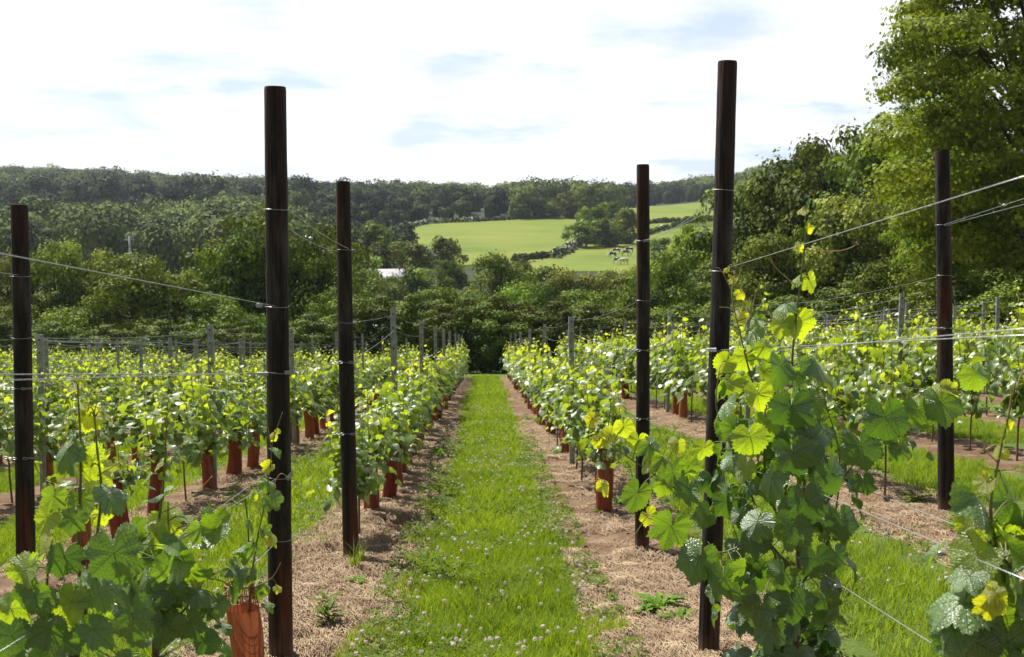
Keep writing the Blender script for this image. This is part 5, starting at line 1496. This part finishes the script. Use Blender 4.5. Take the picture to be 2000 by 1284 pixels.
def clover_proto(seed):
    rng = np.random.default_rng(seed); n = 46
    d = rdir(rng, n); d[:, 2] = d[:, 2] * .8 + .15; P = d * .0085; N = d
    u, v = ortho(N)
    s = .0042
    V = np.stack([P - u * s * .5, P + v * s * .6 + N * .002, P + u * s * .5 + N * .003, P - v * s * .6 + N * .002], 1).reshape(-1, 3) * 1.0
    b = np.arange(n)[:, None] * 4; F = np.concatenate([b + [0, 1, 2], b + [0, 2, 3]])
    # round heart of the head
    h = MB(); h.add(V, F, 0)
    a = np.linspace(0, 2 * math.pi, 8, endpoint=False)
    ring = lambda z, r: np.stack([r * np.cos(a), r * np.sin(a), 0 * a + z], -1)
    R_ = np.concatenate([ring(-.007, .003), ring(-.003, .0075), ring(.003, .0078), ring(.0075, .003)])
    h.add(R_, [(i * 8 + j, i * 8 + (j + 1) % 8, (i + 1) * 8 + (j + 1) % 8, (i + 1) * 8 + j) for i in range(3) for j in range(8)], 0)
    st = MB(); H = .085; add_tube(st, [(0, 0, -H), (.004, .002, -H * .5), (0, 0, -.005)], .0012, 4)
    return h, st
CP = [clover_proto(s) for s in range(3)]
CPM = [(h.mesh("flower_head", [M['clover']], True), s.mesh("stalk", [M['shoot']], True)) for h, s in CP]
def clovers():
    rng = np.random.default_rng(8); pts_ = []
    for ln, hw, wgt in ((.0, .6, 1.0), (-1.95, .5, .6), (2.2, .6, .5)):
        N = int(800 * wgt); y = 4.4 + 20 * rng.random(N) ** 1.35; x = ln + hw * (rng.random(N) * 2 - 1) * 1.05
        k = vnoise(x, y, 1.1) + .5 * vnoise(x, y, 3) + (.25 if ln == 0 else .35) * 1.0 > .12 + .25 * rng.standard_normal(N) * .5
        pts_ += list(zip(x[k], y[k]))
    pts_.sort(key=lambda p: p[1])
    vis = []
    for x, y in pts_:
        px, py = pix(x, y, float(ground(x, y)) + .07)
        if 0 < px < 2000 and py < 1290: vis.append((x, y))
    rest_ = MB()
    for i, (x, y) in enumerate(vis):
        z = float(ground(x, y)) + random.uniform(.05, .105); s = random.uniform(.75, 1.2) * (1.0 if y < 9 else 1.1)
        if i < 290:
            p = CPM[random.randrange(3)]
            e = link("clover_flower", None); e.location = (x, y, z); e.scale = (s, s, s); e.rotation_euler = (random.gauss(0, .25), random.gauss(0, .25), random.random() * 6)
            link("flower_head", p[0], e); link("stalk", p[1], e)
            tag(e, "small white clover flower head standing in the lush grass path", "flower", "white clover heads in the grass")
        else:
            h, st = CP[random.randrange(3)]; s *= 1.0
            V = np.concatenate(h.V) * s + [x, y, z]; n0 = rest_.n
            rest_.V.append(V); rest_.A.append(np.zeros(len(V))); rest_.U.append(np.zeros((len(V), 2))); rest_.n += len(V)
            rest_.T += [t + n0 for t in h.T]; rest_.mT += h.mT; rest_.Q += [q + n0 for q in h.Q]; rest_.mQ += h.mQ
    if rest_.n: tag(rest_.obj("clover_bloom", [M['clover']]), "white clover bloom dotted further down the grass paths", "flowers", kind="stuff")
    print("clovers", len(vis))
clovers()

def weed(X, Y, h, n, label, spread=.16, name="weed_plant", seed=1, upright=False):
    rr_ = random.Random(seed); e = link(name, None); e.location = (X, Y, float(ground(X, Y)) - .005)
    lv = MB(); st = MB()
    if upright:
        for k in range(3):
            tx, ty = rr_.gauss(0, spread * .5), rr_.gauss(0, spread * .5)
            add_tube(st, smooth_path([(0, 0, 0), (tx * .4, ty * .4, h * .5), (tx, ty, h * rr_.uniform(.7, 1))], 3), np.linspace(.003, .0015, 7), 5)
    for i in range(n):
        a = i * 2.4 + rr_.uniform(-.4, .4); L = spread * rr_.uniform(.5, 1.15)
        z0 = h * rr_.random() * .75 if upright else .005
        d = Vector((math.cos(a), math.sin(a), 0)); s = Vector((-math.sin(a), math.cos(a), 0)); rise = h * rr_.uniform(.25, 1.0) * (.3 if upright else 1)
        m = 9; V = []
        for j in range(m + 1):
            t = j / m; c = d * (L * t) + Vector((0, 0, z0 + rise * math.sin(t * 2.2) * (1 if not upright else .8)))
            w = L * .17 * math.sin(math.pi * min(1, t * .92 + .08)) ** .7 * (1 if j % 2 else .42)
            if j == m: w = .0005
            V += [c - s * w, c + Vector((0, 0, -w * .3)), c + s * w]
        V = [tuple(v) for v in V]; F = []
        for j in range(m):
            F += [(j * 3, j * 3 + 1, j * 3 + 4, j * 3 + 3), (j * 3 + 1, j * 3 + 2, j * 3 + 5, j * 3 + 4)]
        lv.add(V, F, 0, rr_.uniform(.2, .9))
    if st.n: st.obj("stem", [M['shoot']], e, True)
    lv.obj("leaves", [M['weed']], e)
    tag(e, label, "weed")
def gxy(px, py):
    y = float(FPX * CAM_Z / (py - 672))
    for _ in range(6):
        p = pt(px, py, y); z = float(ground(p.x, y)); y *= 1 + (p.z - z) / (CAM_Z + .1 * y - 0) * .9
    p = pt(px, py, y); return p.x, y
for (px, py, h, n, sp, up, lab) in [
    (640, 1215, .17, 34, .10, True, "spindly green weed on pale straw between the two wooden posts"),
    (1285, 1190, .08, 34, .17, False, "spiky rosette weed on straw beside the tall post's shadow side"),
    (1325, 1215, .06, 20, .12, False, "small rosette touching the spiky weed by the tall post"),
    (855, 893, .12, 26, .16, False, "green weed in the straw strip edge of the first oak-side row"),
    (1210, 985, .05, 18, .10, False, "low weed at the foot of the lone guard on the ash side"),
    (1885, 1035, .12, 40, .16, True, "fine-leaved weed at the foot of the post against the big ash"),
    (1790, 985, .10, 26, .16, True, "small weed on the bare soil beside the ash-side post"),
    (810, 860, .10, 20, .15, False, "far tuft of weed in the straw by the row of guards"),
    (795, 920, .06, 20, .10, False, "low weed beside the first steel post of the oak-side row"),
    (1170, 1000, .04, 14, .10, False, "flat weed in the straw in front of the lone guard"),
    (700, 1140, .05, 16, .09, False, "flat weed in front of the second wooden post"),
    (1090, 885, .05, 16, .11, False, "flat weed at the ash-side edge of the grass path"),
    (1030, 820, .06, 16, .13, False, "distant weed at the ash-side edge of the grass path")]:
    X, Y = gxy(px, py); weed(X, Y, h, n, lab, sp, seed=px, upright=up)
def tuft(px, py, n, h, label, seed):
    rng = np.random.default_rng(seed); X, Y = gxy(px, py); e_ = MB()
    for i in range(n):
        a = rng.random() * 6.28; r = .05 * rng.random(); b = Vector((r * math.cos(a), r * math.sin(a), 0)); l_ = h * (.5 + .7 * rng.random()); o = Vector((math.cos(a + rng.normal() * .5), math.sin(a), 0)) * l_ * rng.uniform(.1, .6)
        s = Vector((-math.sin(a), math.cos(a), 0)) * .0028
        V = []
        for t in (0, .35, .7, 1):
            c = b + o * (t ** 1.8) + Vector((0, 0, l_ * (t - .25 * t ** 3))); V += [c - s * (1 - t * .95), c + s * (1 - t * .95)]
        e_.add([tuple(v) for v in V], [(0, 1, 3, 2), (2, 3, 5, 4), (4, 5, 7, 6)], 0, rng.uniform(.4, 1))
    o = e_.obj("grass_tuft", [M['grass']]); o.location = (X, Y, float(ground(X, Y)) - .01)
    tag(o, label, "grass tuft")
tuft(690, 1108, 46, .22, "tuft of long pale grass blades around the second wooden post's foot", 1)
tuft(705, 1095, 20, .2, "few tall grass stalks beside the second wooden post", 2)
tuft(1855, 1030, 24, .12, "short grass tuft at the foot of the post against the big ash", 3)
tuft(1640, 1160, 90, .24, "broad clump of long grass below the wires near the big vine", 4)
tuft(940, 1060, 60, .12, "lush tuft in the middle of the grass path", 5)
tuft(1080, 1120, 60, .13, "lush tuft near the straw edge of the grass path", 6)

# ------------------------------------------------------------------ haze
HAZE = True
if HAZE:
    x0, x1, y0, y1, z0, z1 = -1600, 1600, -10, 1600, -120, 130
    v = [(x, y, z) for x in (x0, x1) for y in (y0, y1) for z in (z0, z1)]
    hm = mesh("haze", v, np.array([(0, 1, 3, 2), (4, 6, 7, 5), (0, 4, 5, 1), (2, 3, 7, 6), (0, 2, 6, 4), (1, 5, 7, 3)]))
    mt, n_, l_ = new_mat("haze_air"); out_ = n_.new("ShaderNodeOutputMaterial"); pv = n_.new("ShaderNodeVolumePrincipled")
    pv.inputs['Color'].default_value = (.8, .88, 1, 1); pv.inputs['Density'].default_value = .00011; pv.inputs['Anisotropy'].default_value = .3
    l_.new(pv.outputs[0], out_.inputs['Volume']); hm.materials.append(mt)
    ho = link("haze", hm); tag(ho, "thin bluish summer haze over the valley", "haze", kind="stuff")
